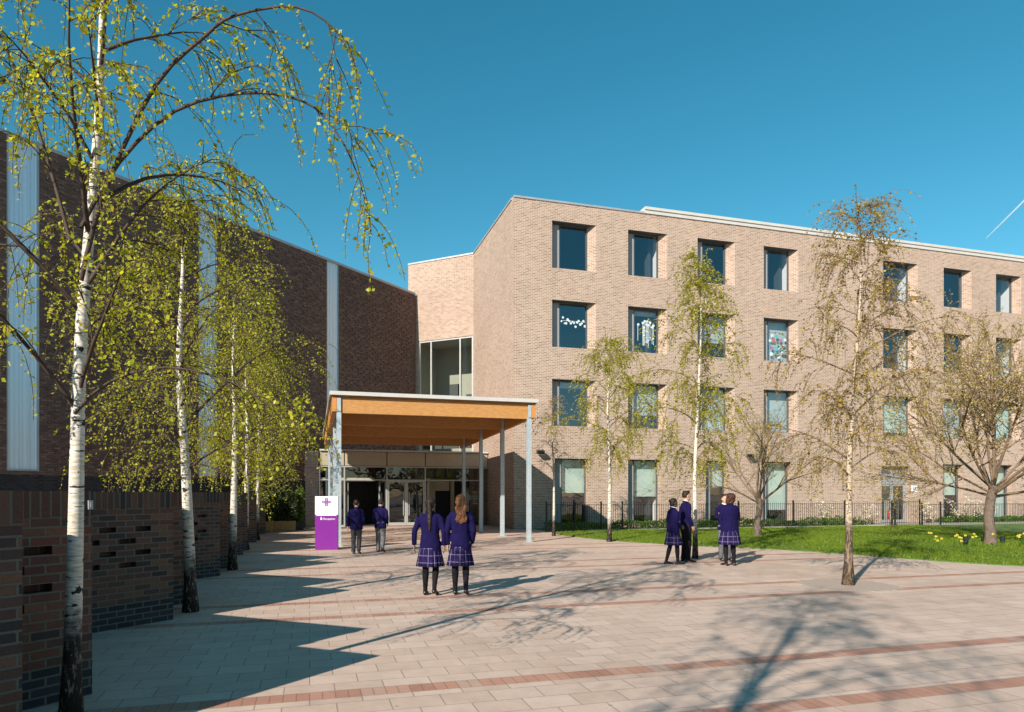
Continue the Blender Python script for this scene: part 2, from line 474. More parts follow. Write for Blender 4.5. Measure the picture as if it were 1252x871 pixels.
def paving_mat():
    m, nt, N, L, out = newmat("plaza_paving")
    p = N.new("ShaderNodeBsdfPrincipled"); p.inputs["Roughness"].default_value = 0.8; p.inputs["Specular IOR Level"].default_value = 0.3
    geo = N.new("ShaderNodeNewGeometry")
    rot = N.new("ShaderNodeVectorRotate"); rot.rotation_type = 'Z_AXIS'; rot.inputs["Angle"].default_value = R(-16.5)
    L.new(geo.outputs["Position"], rot.inputs["Vector"])
    sx = N.new("ShaderNodeSeparateXYZ"); L.new(rot.outputs[0], sx.inputs[0])
    s = sx.outputs["Y"]; t = sx.outputs["X"]
    bt = N.new("ShaderNodeTexBrick"); bt.offset = 0.5; L.new(rot.outputs[0], bt.inputs["Vector"])
    bt.inputs["Scale"].default_value = 1; bt.inputs["Brick Width"].default_value = 0.42; bt.inputs["Row Height"].default_value = 0.30
    bt.inputs["Mortar Size"].default_value = 0.006; bt.inputs["Mortar Smooth"].default_value = 0.3
    bt.inputs["Color1"].default_value = (0, 0, 0, 1); bt.inputs["Color2"].default_value = (1, 1, 1, 1); bt.inputs["Mortar"].default_value = (.5, .5, .5, 1)
    flag = ramp(N, [(0.0, (0.49, 0.355, 0.285)), (0.5, (0.525, 0.388, 0.315)), (1.0, (0.56, 0.422, 0.348))]); L.new(bt.outputs["Color"], flag.inputs[0])
    # red soldier bands in pairs
    PER = 5.05
    def band(s0):
        a = mathn(N, L, 'MODULO', mathn(N, L, 'ADD', mathn(N, L, 'SUBTRACT', s, s0 - 0.11), 40 * PER), PER)
        return mathn(N, L, 'LESS_THAN', a, 0.215)
    bd = mathn(N, L, 'MAXIMUM', band(4.60), band(5.95))
    bb = N.new("ShaderNodeTexBrick"); bb.offset = 0.0; L.new(rot.outputs[0], bb.inputs["Vector"])
    bb.inputs["Scale"].default_value = 1; bb.inputs["Brick Width"].default_value = 0.105; bb.inputs["Row Height"].default_value = 50
    bb.inputs["Mortar Size"].default_value = 0.005; bb.inputs["Color1"].default_value = (0, 0, 0, 1); bb.inputs["Color2"].default_value = (1, 1, 1, 1)
    wn_ = N.new("ShaderNodeTexWhiteNoise"); wn_.noise_dimensions = '1D'
    L.new(mathn(N, L, 'FLOOR', mathn(N, L, 'DIVIDE', t, 0.21)), wn_.inputs["W"])
    red = ramp(N, [(0.0, (0.37, 0.19, 0.135)), (0.55, (0.43, 0.22, 0.158)), (0.85, (0.46, 0.265, 0.20)), (1.0, (0.40, 0.295, 0.235))]); L.new(wn_.outputs["Value"], red.inputs[0])
    col = mixc(N, L, bd, flag.outputs[0], red.outputs[0])
    joint = mathn(N, L, 'MAXIMUM', mathn(N, L, 'MULTIPLY', bt.outputs["Fac"], mathn(N, L, 'SUBTRACT', 1.0, bd)), mathn(N, L, 'MULTIPLY', bb.outputs["Fac"], bd))
    # band edges are joints too
    def edge(s0):
        a = mathn(N, L, 'MODULO', mathn(N, L, 'ADD', mathn(N, L, 'SUBTRACT', s, s0 - 0.12), 40 * PER), PER)
        return mathn(N, L, 'MULTIPLY', mathn(N, L, 'LESS_THAN', a, 0.24), mathn(N, L, 'SUBTRACT', 1.0, bd))
    joint = mathn(N, L, 'MAXIMUM', joint, mathn(N, L, 'MAXIMUM', edge(4.60), edge(5.95)))
    col = mixc(N, L, mathn(N, L, 'MULTIPLY', joint, 0.52), col, (0.14, 0.10, 0.08))
    # aggregate speckle, patchy wear, moss-grey stains
    sp = noise_n(N, L, geo.outputs["Position"], 130, 3, 0.8)
    big = noise_n(N, L, geo.outputs["Position"], 0.55, 6, 0.62)
    mid = noise_n(N, L, geo.outputs["Position"], 4.5, 5, 0.7)
    g = mathn(N, L, 'ADD', mathn(N, L, 'MULTIPLY', sp, 0.55), mathn(N, L, 'ADD', mathn(N, L, 'MULTIPLY', big, 0.42), mathn(N, L, 'MULTIPLY', mid, 0.42)))
    g = mathn(N, L, 'ADD', g, 0.31)
    gc = N.new("ShaderNodeCombineColor"); [L.new(g, gc.inputs[k]) for k in range(3)]
    col = mixc(N, L, 1.0, col, gc.outputs[0], 'MULTIPLY')
    gum = N.new("ShaderNodeTexVoronoi"); gum.inputs["Scale"].default_value = 1.7; L.new(geo.outputs["Position"], gum.inputs["Vector"])
    gd = mathn(N, L, 'LESS_THAN', gum.outputs["Distance"], 0.035)
    col = mixc(N, L, mathn(N, L, 'MULTIPLY', gd, 0.4), col, (0.14, 0.11, 0.09))
    stain = ramp(N, [(0.52, (1, 1, 1)), (0.68, (0.80, 0.77, 0.74))]); L.new(noise_n(N, L, geo.outputs["Position"], 0.22, 7, 0.7), stain.inputs[0])
    col = mixc(N, L, 1.0, col, stain.outputs[0], 'MULTIPLY')
    spot = mathn(N, L, 'GREATER_THAN', noise_n(N, L, geo.outputs["Position"], 9, 2), 0.74)
    col = mixc(N, L, mathn(N, L, 'MULTIPLY', spot, 0.35), col, (0.12, 0.09, 0.075))
    L.new(col, p.inputs["Base Color"])
    h = mathn(N, L, 'SUBTRACT', mathn(N, L, 'MULTIPLY', sp, 0.25), joint)
    L.new(bump(N, L, h, 0.5, 0.006), p.inputs["Normal"])
    L.new(p.outputs[0], out.inputs[0]); return m
M['paving'] = paving_mat()

M['soil_green'] = simple("lawn_turf", (0.075, 0.145, 0.016), 0.95, 0, 0.3, 2.5)
M['grass'] = leaf_mat("grass_blades", [(0.10, 0.165, 0.010), (0.17, 0.245, 0.016), (0.13, 0.205, 0.012), (0.22, 0.27, 0.030)], 0.4)
M['birch'] = birch_mat("birch_bark")
M['birch_tan'] = birch_mat("birch_bark_tan", 1.2, (0.05, 0.035, 0.025), (0.50, 0.40, 0.30), (0.30, 0.21, 0.14), 0.5)
M['cherry_bark'] = simple("cherry_bark", (0.15, 0.108, 0.082), 0.85, 0, 0.35, 9, 0.8)
M['twig'] = simple("brown_twig", (0.055, 0.032, 0.024), 0.8, 0, 0.3, 8)
M['twig_tan'] = simple("tan_twig", (0.19, 0.125, 0.08), 0.8, 0, 0.3, 8)
M['leaf_spring'] = leaf_mat("spring_birch_leaf", [(0.24, 0.26, 0.014), (0.44, 0.45, 0.03), (0.33, 0.37, 0.02), (0.56, 0.54, 0.06), (0.38, 0.31, 0.04)], 0.5)
M['leaf_olive'] = leaf_mat("olive_bud_leaf", [(0.24, 0.24, 0.02), (0.40, 0.39, 0.03), (0.32, 0.33, 0.025), (0.44, 0.36, 0.045)], 0.5)
M['leaf_amber'] = leaf_mat("amber_catkin_leaf", [(0.26, 0.17, 0.04), (0.40, 0.25, 0.04), (0.31, 0.23, 0.06), (0.38, 0.31, 0.06)])
M['bud_pale'] = leaf_mat("pale_bud", [(0.28, 0.18, 0.05), (0.40, 0.29, 0.09), (0.30, 0.25, 0.045), (0.48, 0.38, 0.17)], 0.25)
M['evergreen'] = leaf_mat("evergreen_leaf", [(0.012, 0.03, 0.01), (0.03, 0.055, 0.015), (0.02, 0.04, 0.012), (0.06, 0.075, 0.02)], 0.2)
M['cover_leaf'] = leaf_mat("ground_cover_leaf", [(0.05, 0.11, 0.012), (0.09, 0.17, 0.02), (0.06, 0.13, 0.015), (0.12, 0.20, 0.03)], 0.35)
M['daffodil'] = leaf_mat("daffodil_yellow", [(0.75, 0.55, 0.03), (0.80, 0.68, 0.15)], 0.3)
M['blossom'] = leaf_mat("white_blossom", [(0.75, 0.68, 0.62), (0.62, 0.52, 0.45), (0.72, 0.68, 0.55)], 0.3)
# ------------------------------------------------------------------ axes of the place
ANG = R(16.5)
U = Vector((math.cos(ANG), math.sin(ANG), 0))       # along the long facade
V = Vector((-math.sin(ANG), math.cos(ANG), 0))      # away from the plaza
Z = Vector((0, 0, 1))
E0 = Vector((0.08, 31.9, 0))                        # near corner of the school
def P(t, n, z):                                     # n: out of the facade towards the plaza
    return E0 + U * t - V * n + Z * z

# ------------------------------------------------------------------ ground, lawn, path
mb = MB(); mb.poly([(-500, -300, 0), (500, -300, 0), (500, 900, 0), (-500, 900, 0)])
ground = mb.build("ground", M['paving']); tag(ground, "pale stone flag plaza with paired red brick bands", "paving", kind="structure")

FENCE_N = 2.55
lawn_front = [gpt(*q) for q in [(676, 652.5), (690, 655.3), (720, 658.6), (760, 662.5), (830, 667), (900, 670), (960, 673), (1000, 675.5), (1050, 679), (1100, 683), (1140, 686), (1180, 689), (1252, 693), (1330, 697)]]
lawn_back = [P(t, FENCE_N + 0.05, 0) for t in (36, 30, 24, 18, 12, 6, 2.6)]
lawn_poly = [(p.x, p.y) for p in lawn_front + lawn_back]
mb = MB(); mb.prism(lawn_poly, -0.02, 0.03, bottom=False)
lawn = mb.build("lawn", M['soil_green']); tag(lawn, "bright green lawn between plaza and railings", "lawn", kind="structure")
mb = MB()
mb.prism([P(1.0, 0.1, 0).xy, P(18.9, 0.1, 0).xy, P(18.9, FENCE_N - .1, 0).xy, P(1.0, FENCE_N - .1, 0).xy], -0.02, 0.02, bottom=False)
bed = mb.build("planting_bed", M['soil_green']); tag(bed, kind="structure")
mb = MB()
mb.prism([P(18.95, 0.02, 0).xy, P(45, 0.02, 0).xy, P(45, FENCE_N + 0.02, 0).xy, P(18.95, FENCE_N + .02, 0).xy], -0.02, 0.035, bottom=False)
path = mb.build("path", M['concrete']); tag(path, "pale concrete path behind the railings", "path", kind="structure")
mb = MB()
a, b = P(2.6, FENCE_N + 0.08, 0), P(18.9, FENCE_N + 0.08, 0)
mb.box((a + b) / 2 + Z * 0.035, ((b - a).length, 0.12, 0.09), U)
kerb = mb.build("kerb", M['concrete']); tag(kerb, kind="structure")

# grass blades over the lawn
def in_poly(x, y, poly):
    inside = np.zeros(len(x), bool); n = len(poly); j = n - 1
    for i in range(n):
        xi, yi = poly[i]; xj, yj = poly[j]
        c = ((yi > y) != (yj > y)) & (x < (xj - xi) * (y - yi) / (yj - yi + 1e-12) + xi)
        inside ^= c; j = i
    return inside
rng = np.random.default_rng(7)
lp = np.array(lawn_poly)
N_BL = 330000
x = rng.uniform(lp[:, 0].min(), 21, N_BL); y = rng.uniform(lp[:, 1].min(), lp[:, 1].max(), N_BL)
jx, jy = rng.normal(0, .07, N_BL), rng.normal(0, .05, N_BL)
k = in_poly(x, y, lawn_poly); x, y = x[k] + jx[k], y[k] + jy[k]
hgt = rng.uniform(0.03, 0.085, len(x)) * (0.8 + 0.5 * np.sin(x * 1.3) * np.cos(y * 1.7 + x * .4) ** 2)
an = rng.uniform(0, 2 * np.pi, len(x)); w = rng.uniform(0.006, 0.013, len(x))
lean = rng.normal(0, 0.03, (len(x), 2))
vv = np.zeros((len(x), 3, 3))
vv[:, 0] = np.stack([x - np.cos(an) * w, y - np.sin(an) * w, np.full_like(x, 0.028)], 1)
vv[:, 1] = np.stack([x + np.cos(an) * w, y + np.sin(an) * w, np.full_like(x, 0.028)], 1)
vv[:, 2] = np.stack([x + lean[:, 0], y + lean[:, 1], 0.03 + hgt], 1)
me = bpy.data.meshes.new("grass")
nv = len(x) * 3
me.vertices.add(nv); me.vertices.foreach_set("co", vv.ravel())
me.loops.add(nv); me.loops.foreach_set("vertex_index", np.arange(nv, dtype=np.int32))
me.polygons.add(len(x)); me.polygons.foreach_set("loop_start", np.arange(0, nv, 3, dtype=np.int32)); me.polygons.foreach_set("loop_total", np.full(len(x), 3, dtype=np.int32))
me.materials.append(M['grass']); me.update(); me.validate()
g = bpy.data.objects.new("grass", me); link(g)
tag(g, "short bright green grass growing on the lawn", "grass", kind="stuff")

# ------------------------------------------------------------------ the school: long facade
def px_t(px):
    r = (px - CX) / F_PX
    return (E0.y * r - E0.x) / (U.x - U.y * r)
ROOF_Z = 15.53
ROWS = [(14.66, 12.42), (10.90, 8.66), (7.13, 4.90)]
COLS = [(675, 729), (768, 816), (853, 898.5), (934, 976), (1080, 1122), (1154, 1188), (1218, 1249), (1291, 1317)]
GROUND = [(678, 719.5, 3.36, 0.22), (768, 808, 3.36, 0.22), (863, 890, 3.36, 0.22), (933, 968, 3.36, 0.22), (1153, 1178, 3.36, 0.22), (1210, 1238, 3.36, 0.22), (1284, 1312, 3.36, 0.22)]
DOOR = (px_t(1078), px_t(1112), 0.04, 3.20)
T_END = 46.0
D_REC = 0.36

school = thing("school_building", "large four storey beige brick school building with deep square windows", "building", tuple(E0))
wall = MB()

def grid_skin(mb, pt, t0, t1, z0, z1, holes, mi=0):
    ts = sorted(set([t0, t1] + [h[0] for h in holes] + [h[1] for h in holes]))
    zs = sorted(set([z0, z1] + [h[2] for h in holes] + [h[3] for h in holes]))
    for i in range(len(ts) - 1):
        for j in range(len(zs) - 1):
            tm, zm = (ts[i] + ts[i + 1]) / 2, (zs[j] + zs[j + 1]) / 2
            if any(h[0] < tm < h[1] and h[2] < zm < h[3] for h in holes): continue
            mb.poly([pt(ts[i], 0, zs[j]), pt(ts[i + 1], 0, zs[j]), pt(ts[i + 1], 0, zs[j + 1]), pt(ts[i], 0, zs[j + 1])], mi)

wins = []                                   # (ta, tb_outer, tb_inner, z0, z1, row, col)
for ri, (zt, zb) in enumerate(ROWS):
    for ci, (a, b) in enumerate(COLS):
        ta, tb = px_t(a), px_t(b)
        wins.append((ta, tb, tb - 0.33, zb, zt, ri, ci))
for ci, (a, b, zt, zb) in enumerate(GROUND):
    wins.append((px_t(a), px_t(b), px_t(b), zb, zt, 3, ci))
holes = [(w[0], w[1], w[3], w[4]) for w in wins] + [DOOR]
grid_skin(wall, P, 0, T_END, 0, ROOF_Z, holes)
for ta, tb, tbi, z0, z1, ri, ci in wins:
    d = -D_REC
    wall.poly([P(ta, 0, z0), P(ta, 0, z1), P(ta, d, z1), P(ta, d, z0)])
    wall.poly([P(tb, 0, z1), P(tb, 0, z0), P(tbi, d, z0), P(tbi, d, z1)])
    wall.poly([P(ta, 0, z1), P(tb, 0, z1), P(tbi, d, z1), P(ta, d, z1)])
    wall.poly([P(tb, 0, z0), P(ta, 0, z0), P(ta, d, z0), P(tbi, d, z0)])
ta, tb, z0, z1 = DOOR
d = -0.30
wall.poly([P(ta, 0, z0), P(ta, 0, z1), P(ta, d, z1), P(ta, d, z0)])
wall.poly([P(tb, 0, z1), P(tb, 0, z0), P(tb, d, z0), P(tb, d, z1)])
wall.poly([P(ta, 0, z1), P(tb, 0, z1), P(tb, d, z1), P(ta, d, z1)])
# return, set-back block, backs
RC = Vector((-2.22, 39.5, 0)); QC = Vector((-6.3, 41.45, 0)); QB = QC + Vector((0.3, 12, 0))
FB = (QC - RC).normalized(); NB = Vector((FB.y, -FB.x, 0))
if NB.y > 0: NB = -NB
def PB(t, n, z): return QC - FB * t + NB * n + Z * z          # t from the left end of the block
LB = (QC - RC).length
LR = (RC - E0).length; DR = (RC - E0).normalized()
def PR(t, n, z): return E0 + DR * t + Z * z
wall.poly([PR(0, 0, 0), PR(LR, 0, 0), PR(LR, 0, ROOF_Z), PR(0, 0, ROOF_Z)][::-1])
GL = (0.75, LB - 0.05, 3.9, 10.82)
grid_skin(wall, PB, 0, LB, 0, ROOF_Z, [GL])
wall.poly([QC, QB, QB + Z * ROOF_Z, QC + Z * ROOF_Z][::-1])
FE = P(T_END, 0, 0); FEB = FE + V * 14
wall.poly([FE, FEB, FEB + Z * ROOF_Z, FE + Z * ROOF_Z])
wall.poly([QB, FEB, FEB + Z * ROOF_Z, QB + Z * ROOF_Z])
for (a_, b_) in (((GL[0], GL[2]), (GL[0], GL[3])), ((GL[1], GL[3]), (GL[1], GL[2])), ((GL[0], GL[3]), (GL[1], GL[3]))):
    wall.poly([PB(a_[0], 0, a_[1]), PB(b_[0], 0, b_[1]), PB(b_[0], -0.2, b_[1]), PB(a_[0], -0.2, a_[1])])
wall.build("wall", M['beige_brick'], school, uv=True)
mb = MB()
rp = [E0, P(T_END, 0, 0), FEB, QB, QC, RC]
mb.poly([q + Z * (ROOF_Z - 0.25) for q in rp])
mb.build("roof", M['roofing'], school)
# copings: thin dark edge, then the raised white fascia of the roof edge
def strip(mb, a, b, z0, z1, out, proud, depth):
    a, b = Vector(a), Vector(b); dr = (b - a).normalized()
    c = (a + b) / 2 + Vector(out) * (proud - depth / 2) + Z * ((z0 + z1) / 2)
    mb.box(c, ((b - a).length, depth, z1 - z0), dr)
T_W = px_t(788)
mb = MB()
NR = Vector((-DR.y, DR.x, 0));  NR = -NR if NR.x > 0 else NR
strip(mb, P(0.0, 0, 0), P(T_W, 0, 0), ROOF_Z, ROOF_Z + 0.09, -V, 0.04, 0.36)
strip(mb, PR(0.3, 0, 0), PR(LR - 0.0, 0, 0), ROOF_Z, ROOF_Z + 0.088, NR, 0.04, 0.36)
strip(mb, PB(0, 0, 0), PB(LB - 0.02, 0, 0), ROOF_Z, ROOF_Z + 0.086, NB, 0.04, 0.36)
mb.build("coping", M['coping'], school)
mb = MB()
strip(mb, P(T_W, 0, 0), P(T_END, 0, 0), ROOF_Z + 0.02, ROOF_Z + 0.20, -V, 0.05, 0.5)
strip(mb, P(T_W, 0, 0), P(T_END, 0, 0), ROOF_Z + 0.20, ROOF_Z + 0.34, -V, 0.10, 0.6)
mb.build("roof_fascia", M['white_metal'], school)
# floors and partitions inside
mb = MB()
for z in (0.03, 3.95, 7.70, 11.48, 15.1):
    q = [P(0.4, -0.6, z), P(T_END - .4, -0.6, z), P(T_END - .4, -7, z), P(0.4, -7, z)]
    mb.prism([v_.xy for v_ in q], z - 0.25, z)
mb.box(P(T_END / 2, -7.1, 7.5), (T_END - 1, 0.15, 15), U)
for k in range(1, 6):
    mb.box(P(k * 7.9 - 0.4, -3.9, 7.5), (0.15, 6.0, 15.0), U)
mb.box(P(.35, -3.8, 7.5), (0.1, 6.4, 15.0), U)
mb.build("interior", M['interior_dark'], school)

# windows: frame, vent panel, pane, blind
# blind cover (fraction from the top, tone) per row / column
SIDE = {(0, 1), (0, 3), (0, 4), (0, 6), (1, 4), (1, 6), (3, 1), (2, 4)}
BL = {(1, 2): (0.62, 1), (1, 3): (1.0, 1), (2, 0): (0.12, 1), (2, 1): (0.68, 1),
      (2, 2): (1.0, 1), (2, 3): (1.0, 1), (2, 4): (0.9, 0), (2, 5): (1.0, 1), (2, 6): (1.0, 0), (1, 1): (0.1, 1), (3, 0): (0.52, 0), (3, 1): (0.58, 0), (3, 2): (0.42, 0), (3, 3): (0.82, 0), (3, 4): (0.56, 0), (3, 5): (1.0, 0), (3, 6): (1.0, 0)}
VENT_RIGHT = {}
for ta, tb, tbi, z0, z1, ri, ci in wins:
    n0 = -D_REC
    hd_ = MB(); hd_.poly([P(ta, .0, z1 - .012), P(tb, .0, z1 - .012), P(tbi, n0, z1 - .012), P(ta, n0, z1 - .012)]); hd_.poly([P(ta, .0, z1 - .012), P(tb, .0, z1 - .012), P(tb, 0, z1), P(ta, 0, z1)]); hd_.build('window_head_shade', M['dark_frame'], school)  # dark sheet under each brick head, deepening its shade by colour
    fr = MB(); fw = 0.055
    def bar(t0, t1, za, zb, mbx=fr, nn=n0 - 0.03, th=0.09):
        mbx.box(P((t0 + t1) / 2, nn, (za + zb) / 2), (t1 - t0, th, zb - za), U)
    bar(ta, ta + fw, z0, z1); bar(tbi - fw, tbi, z0, z1)
    bar(ta + fw, tbi - fw, z0, z0 + fw); bar(ta + fw, tbi - fw, z1 - fw, z1)
    hasvent = not (ri < 3 and ci in (4,))
    vw = (0.42 if ri < 3 else 0.40) if ci < 5 else 0.30
    tv = ta + fw + (vw if hasvent else 0)
    if hasvent: bar(tv, tv + 0.045, z0 + fw, z1 - fw)
    o = fr.build("window", M['dark_frame'], school)
    if hasvent:
        vp = MB(); vp.box(P((ta + fw + tv) / 2, n0 - 0.02, (z0 + z1) / 2), (vw - 0.004, 0.05, z1 - z0 - 2 * fw - .004), U)
        vp.build("vent_panel", M['vent'], o)
    g0 = tv + (0.045 if hasvent else 0)
    pn = MB(); pn.poly([P(g0, n0 - 0.05, z0 + fw), P(tbi - fw, n0 - 0.05, z0 + fw), P(tbi - fw, n0 - 0.05, z1 - fw), P(g0, n0 - 0.05, z1 - fw)])
    pn.build("pane", M['glass'], o)
    if (ri, ci) in SIDE:
        sw_ = MB(); sw_.box(P(tbi + .16, n0 - 1.75, (z0 + z1) / 2), (.1, 3.2, z1 - z0 + .7), U); sw_.build('inner_wall', M['white_plain'], school)
    b = BL.get((ri, ci))
    if b:
        zb_ = z1 - 0.06 - (z1 - z0 - 0.12) * b[0]
        bl = MB(); bl.box(P((g0 + tbi) / 2, n0 - 0.22, (zb_ + z1) / 2), (tbi - g0 + 0.1, 0.012, z1 - zb_), U)
        bl.box(P((g0 + tbi) / 2, n0 - 0.22, zb_ - 0.013), (tbi - g0 + 0.1, 0.03, 0.025), U)
        bl.build("blind", M['blind_grey' if b[1] else 'blind'], o)

# glazed side door with grey panel over it
ta, tb, z0, z1 = DOOR
fr = MB()
def dbar(mbx, t0, t1, za, zb, nn=-0.28, th=0.1): mbx.box(P((t0 + t1) / 2, nn, (za + zb) / 2), (t1 - t0, th, zb - za), U)
zt = 2.18
dbar(fr, ta, ta + .07, z0, z1); dbar(fr, tb - .07, tb, z0, z1); dbar(fr, ta + .07, tb - .07, zt, zt + .07); dbar(fr, ta + .07, tb - .07, z1 - .06, z1)
fr.build("door_frame", M['grey_metal'], school)
mb = MB(); dbar(mb, ta + .075, tb - .075, zt + .075, z1 - .065, -0.27, 0.06); mb.build("door_overpanel", M['grey_metal'], school)
mb = MB()
for k in range(5): dbar(mb, ta + .1, ta + 0.75, z1 - .15 - k * .07, z1 - .115 - k * .07, -0.225, 0.03)
mb.build("door_louvre", M['dark_frame'], school)
tm = (ta + tb) / 2
for (x0, x1, hx) in ((ta + .075, tm - .003, tm - .12), (tm + .003, tb - .075, tm + .12)):
    dr = MB(); s = .08
    dbar(dr, x0, x0 + s, z0 + .01, zt - .005, -.28, .05); dbar(dr, x1 - s, x1, z0 + .01, zt - .005, -.28, .05)
    dbar(dr, x0 + s, x1 - s, z0 + .01, z0 + .16, -.28, .05); dbar(dr, x0 + s, x1 - s, zt - .09, zt - .005, -.28, .05)
    do = dr.build("door", M['grey_metal'], school)
    pn = MB(); pn.poly([P(x0 + s, -.28, z0 + .16), P(x1 - s, -.28, z0 + .16), P(x1 - s, -.28, zt - .09), P(x0 + s, -.28, zt - .09)]); pn.build("pane", M['glass'], do)
    hd = MB(); hd.tube([P(hx, -.20, .85), P(hx, -.20, 1.25)], .014, 6); hd.box(P(hx, -.23, .88), (.02, .06, .02), U); hd.box(P(hx, -.23, 1.22), (.02, .06, .02), U); hd.build("handle", M['frame'], do)
mb = MB(); dbar(mb, ta - .4, tb + .6, .04, 3.1, -1.35, .05); mb.build("lobby_partition", M['interior_pale'], school)

# tall glazing of the set-back block, with a pale stair hall behind
g0, g1, zb, zt = GL
fr = MB()
def bbar(mbx, t0, t1, za, zb_, nn=-0.1, th=0.12): mbx.box(PB((t0 + t1) / 2, nn, (za + zb_) / 2), (t1 - t0, th, zb_ - za), -FB)
def px_tb(px):
    r = (px - CX) / F_PX
    return (QC.x - r * QC.y) / (FB.x - r * FB.y)
m1, m2 = px_tb(526.5), px_tb(562)
bbar(fr, g0, g0 + .09, zb, zt); bbar(fr, g1 - .09, g1, zb, zt); bbar(fr, g0 + .09, g1 - .09, zt - .09, zt)
bbar(fr, m1 - .04, m1 + .04, zb, zt - .09); bbar(fr, m2 - .04, m2 + .04, zb, zt - .09)
gw = fr.build("window", M['frame'], school)
pn = MB()
for (a_, b_) in ((g0 + .09, m1 - .04), (m1 + .04, m2 - .04), (m2 + .04, g1 - .09)):
    pn.poly([PB(a_, -.1, zb), PB(b_, -.1, zb), PB(b_, -.1, zt - .09), PB(a_, -.1, zt - .09)])
pn.build("pane", M['lobby_glass'], gw)
mb = MB()
mb.box(PB(LB / 2, -3.0, 7.6), (LB - .4, .12, 7.2), -FB)
mb.box(PB(0.15, -1.6, 7.6), (.12, 2.7, 7.2), -FB); mb.box(PB(LB - 0.12, -1.6, 7.6), (.12, 2.7, 7.2), -FB)
mb.box(PB(LB / 2, -1.65, 10.95), (LB - .6, 2.5, .1), -FB); mb.box(PB(LB / 2, -1.65, 3.8), (LB - .6, 2.5, .1), -FB)
mb.build("stair_hall", M['interior_pale'], school)
mb = MB()
bbar(mb, m1 - .35, m1 + .35, 5.2, 8.6, -2.85, .1); bbar(mb, m2 - 1.15, m2 - .2, 5.2, 7.9, -2.85, .1)
bbar(mb, .3, LB - .3, 4.4, 5.05, -1.2, .06)
mb.build("hall_door", M['dark_frame'], school)

# ------------------------------------------------------------------ dark brick hall on the left
LE = Vector((-5.84, 41.05, 0)); LD = Vector((-math.sin(R(30.7)), -math.cos(R(30.7)), 0)); LN = Vector((-LD.y, LD.x, 0))
if LN.x < 0: LN = -LN
def PL(s, n, z): return LE + LD * s + LN * n + Z * z
def px_s(px):
    r = (px - CX) / F_PX
    return (LE.x - r * LE.y) / (r * LD.y - LD.x)
HALL_H, HALL_L = 13.6, 46.0
hall = thing("brick_hall", "tall dark brown brick hall with vertical pale channel glass strips", "building", tuple(LE))
strips = [(px_s(414), px_s(399.5), 2.6), (px_s(265.5), px_s(242.5), 2.4), (px_s(48), px_s(8), 2.45), (29.6, 31.4, 2.4)]
w = MB()
hh = [(min(a, b), max(a, b), z, HALL_H - .02) for a, b, z in strips]
grid_skin(w, lambda t, n, z: PL(t, n, z), 0, HALL_L, 2.3, HALL_H, [(a, b, z, HALL_H) for a, b, z, _ in hh])
for a, b, z, zt in hh:
    for t in (a, b):
        w.poly([PL(t, 0, z), PL(t, 0, HALL_H), PL(t, -.14, HALL_H), PL(t, -.14, z)])
    w.poly([PL(a, 0, z), PL(b, 0, z), PL(b, -.14, z), PL(a, -.14, z)])
BK = -LN * 16
w.poly([PL(0, 0, 0), PL(0, -16, 0), PL(0, -16, HALL_H), PL(0, 0, HALL_H)]); w.poly([PL(HALL_L, 0, 0), PL(HALL_L, -16, 0), PL(HALL_L, -16, HALL_H), PL(HALL_L, 0, HALL_H)][::-1])
# headers that stand proud of the face
rr = random.Random(5)
s_ = 0.12
row = 0
z = 2.5
while z < HALL_H - .25:
    s_ = 0.1 + (0.225 if row % 2 else 0.0)
    lim = 29.0
    while s_ < lim:
        if rr.random() < 0.8 and not any(a - .12 < s_ < b + .12 and z > zz for a, b, zz, _ in hh):
            pr = 0.05 + 0.015 * rr.random()
            w.box(PL(s_, pr / 2, z), (.10, pr, .062), LD, None, 0)
        s_ += 0.45
    z += 0.15; row += 1
w.build("wall", M['dark_brick'], hall, uv=True)
mb = MB(); mb.poly([PL(0, .02, 0), PL(HALL_L, .02, 0), PL(HALL_L, .02, 2.3), PL(0, .02, 2.3)]); mb.poly([PL(0, .02, 2.3), PL(HALL_L, .02, 2.3), PL(HALL_L, -.02, 2.3), PL(0, -.02, 2.3)])
mb.build("plinth", M['blue_brick'], hall, uv=True)
mb = MB(); strip(mb, PL(0, 0, 0), PL(HALL_L, 0, 0), HALL_H, HALL_H + .12, LN, .05, .4); mb.build("coping", M['coping'], hall)
mb = MB(); mb.poly([PL(0, -.3, HALL_H - .1), PL(HALL_L, -.3, HALL_H - .1), PL(HALL_L, -16, HALL_H - .1), PL(0, -16, HALL_H - .1)]); mb.build("roof", M['roofing'], hall)
for a, b, z, zt in hh:
    m_ = MB(); nr = max(3, int((b - a - .1) / .23)); wr_ = (b - a - .1) / nr
    for k in range(nr):                      # channel glass: each channel is a shallow trough with raised flanges
        e = a + .05 + k * wr_; q = [(e, -.045), (e + wr_ * .12, -.045), (e + wr_ * .22, -.07), (e + wr_ * .78, -.07), (e + wr_ * .88, -.045), (e + wr_, -.045)]
        for (s0, n0_), (s1, n1_) in zip(q[:-1], q[1:]): m_.poly([PL(s0, n0_, z + .05), PL(s1, n1_, z + .05), PL(s1, n1_, HALL_H), PL(s0, n0_, HALL_H)])
    o = m_.build("glass_strip", M['ribbed'], hall, uv=True)
    m_ = MB()
    for t in (a + .026, b - .026): m_.box(PL(t, -.07, (z + HALL_H) / 2), (.05, .12, HALL_H - z), LD)
    m_.box(PL((a + b) / 2, -.07, z + .026), (b - a - .106, .12, .05), LD)
    m_.build("frame", M['coping'], o)

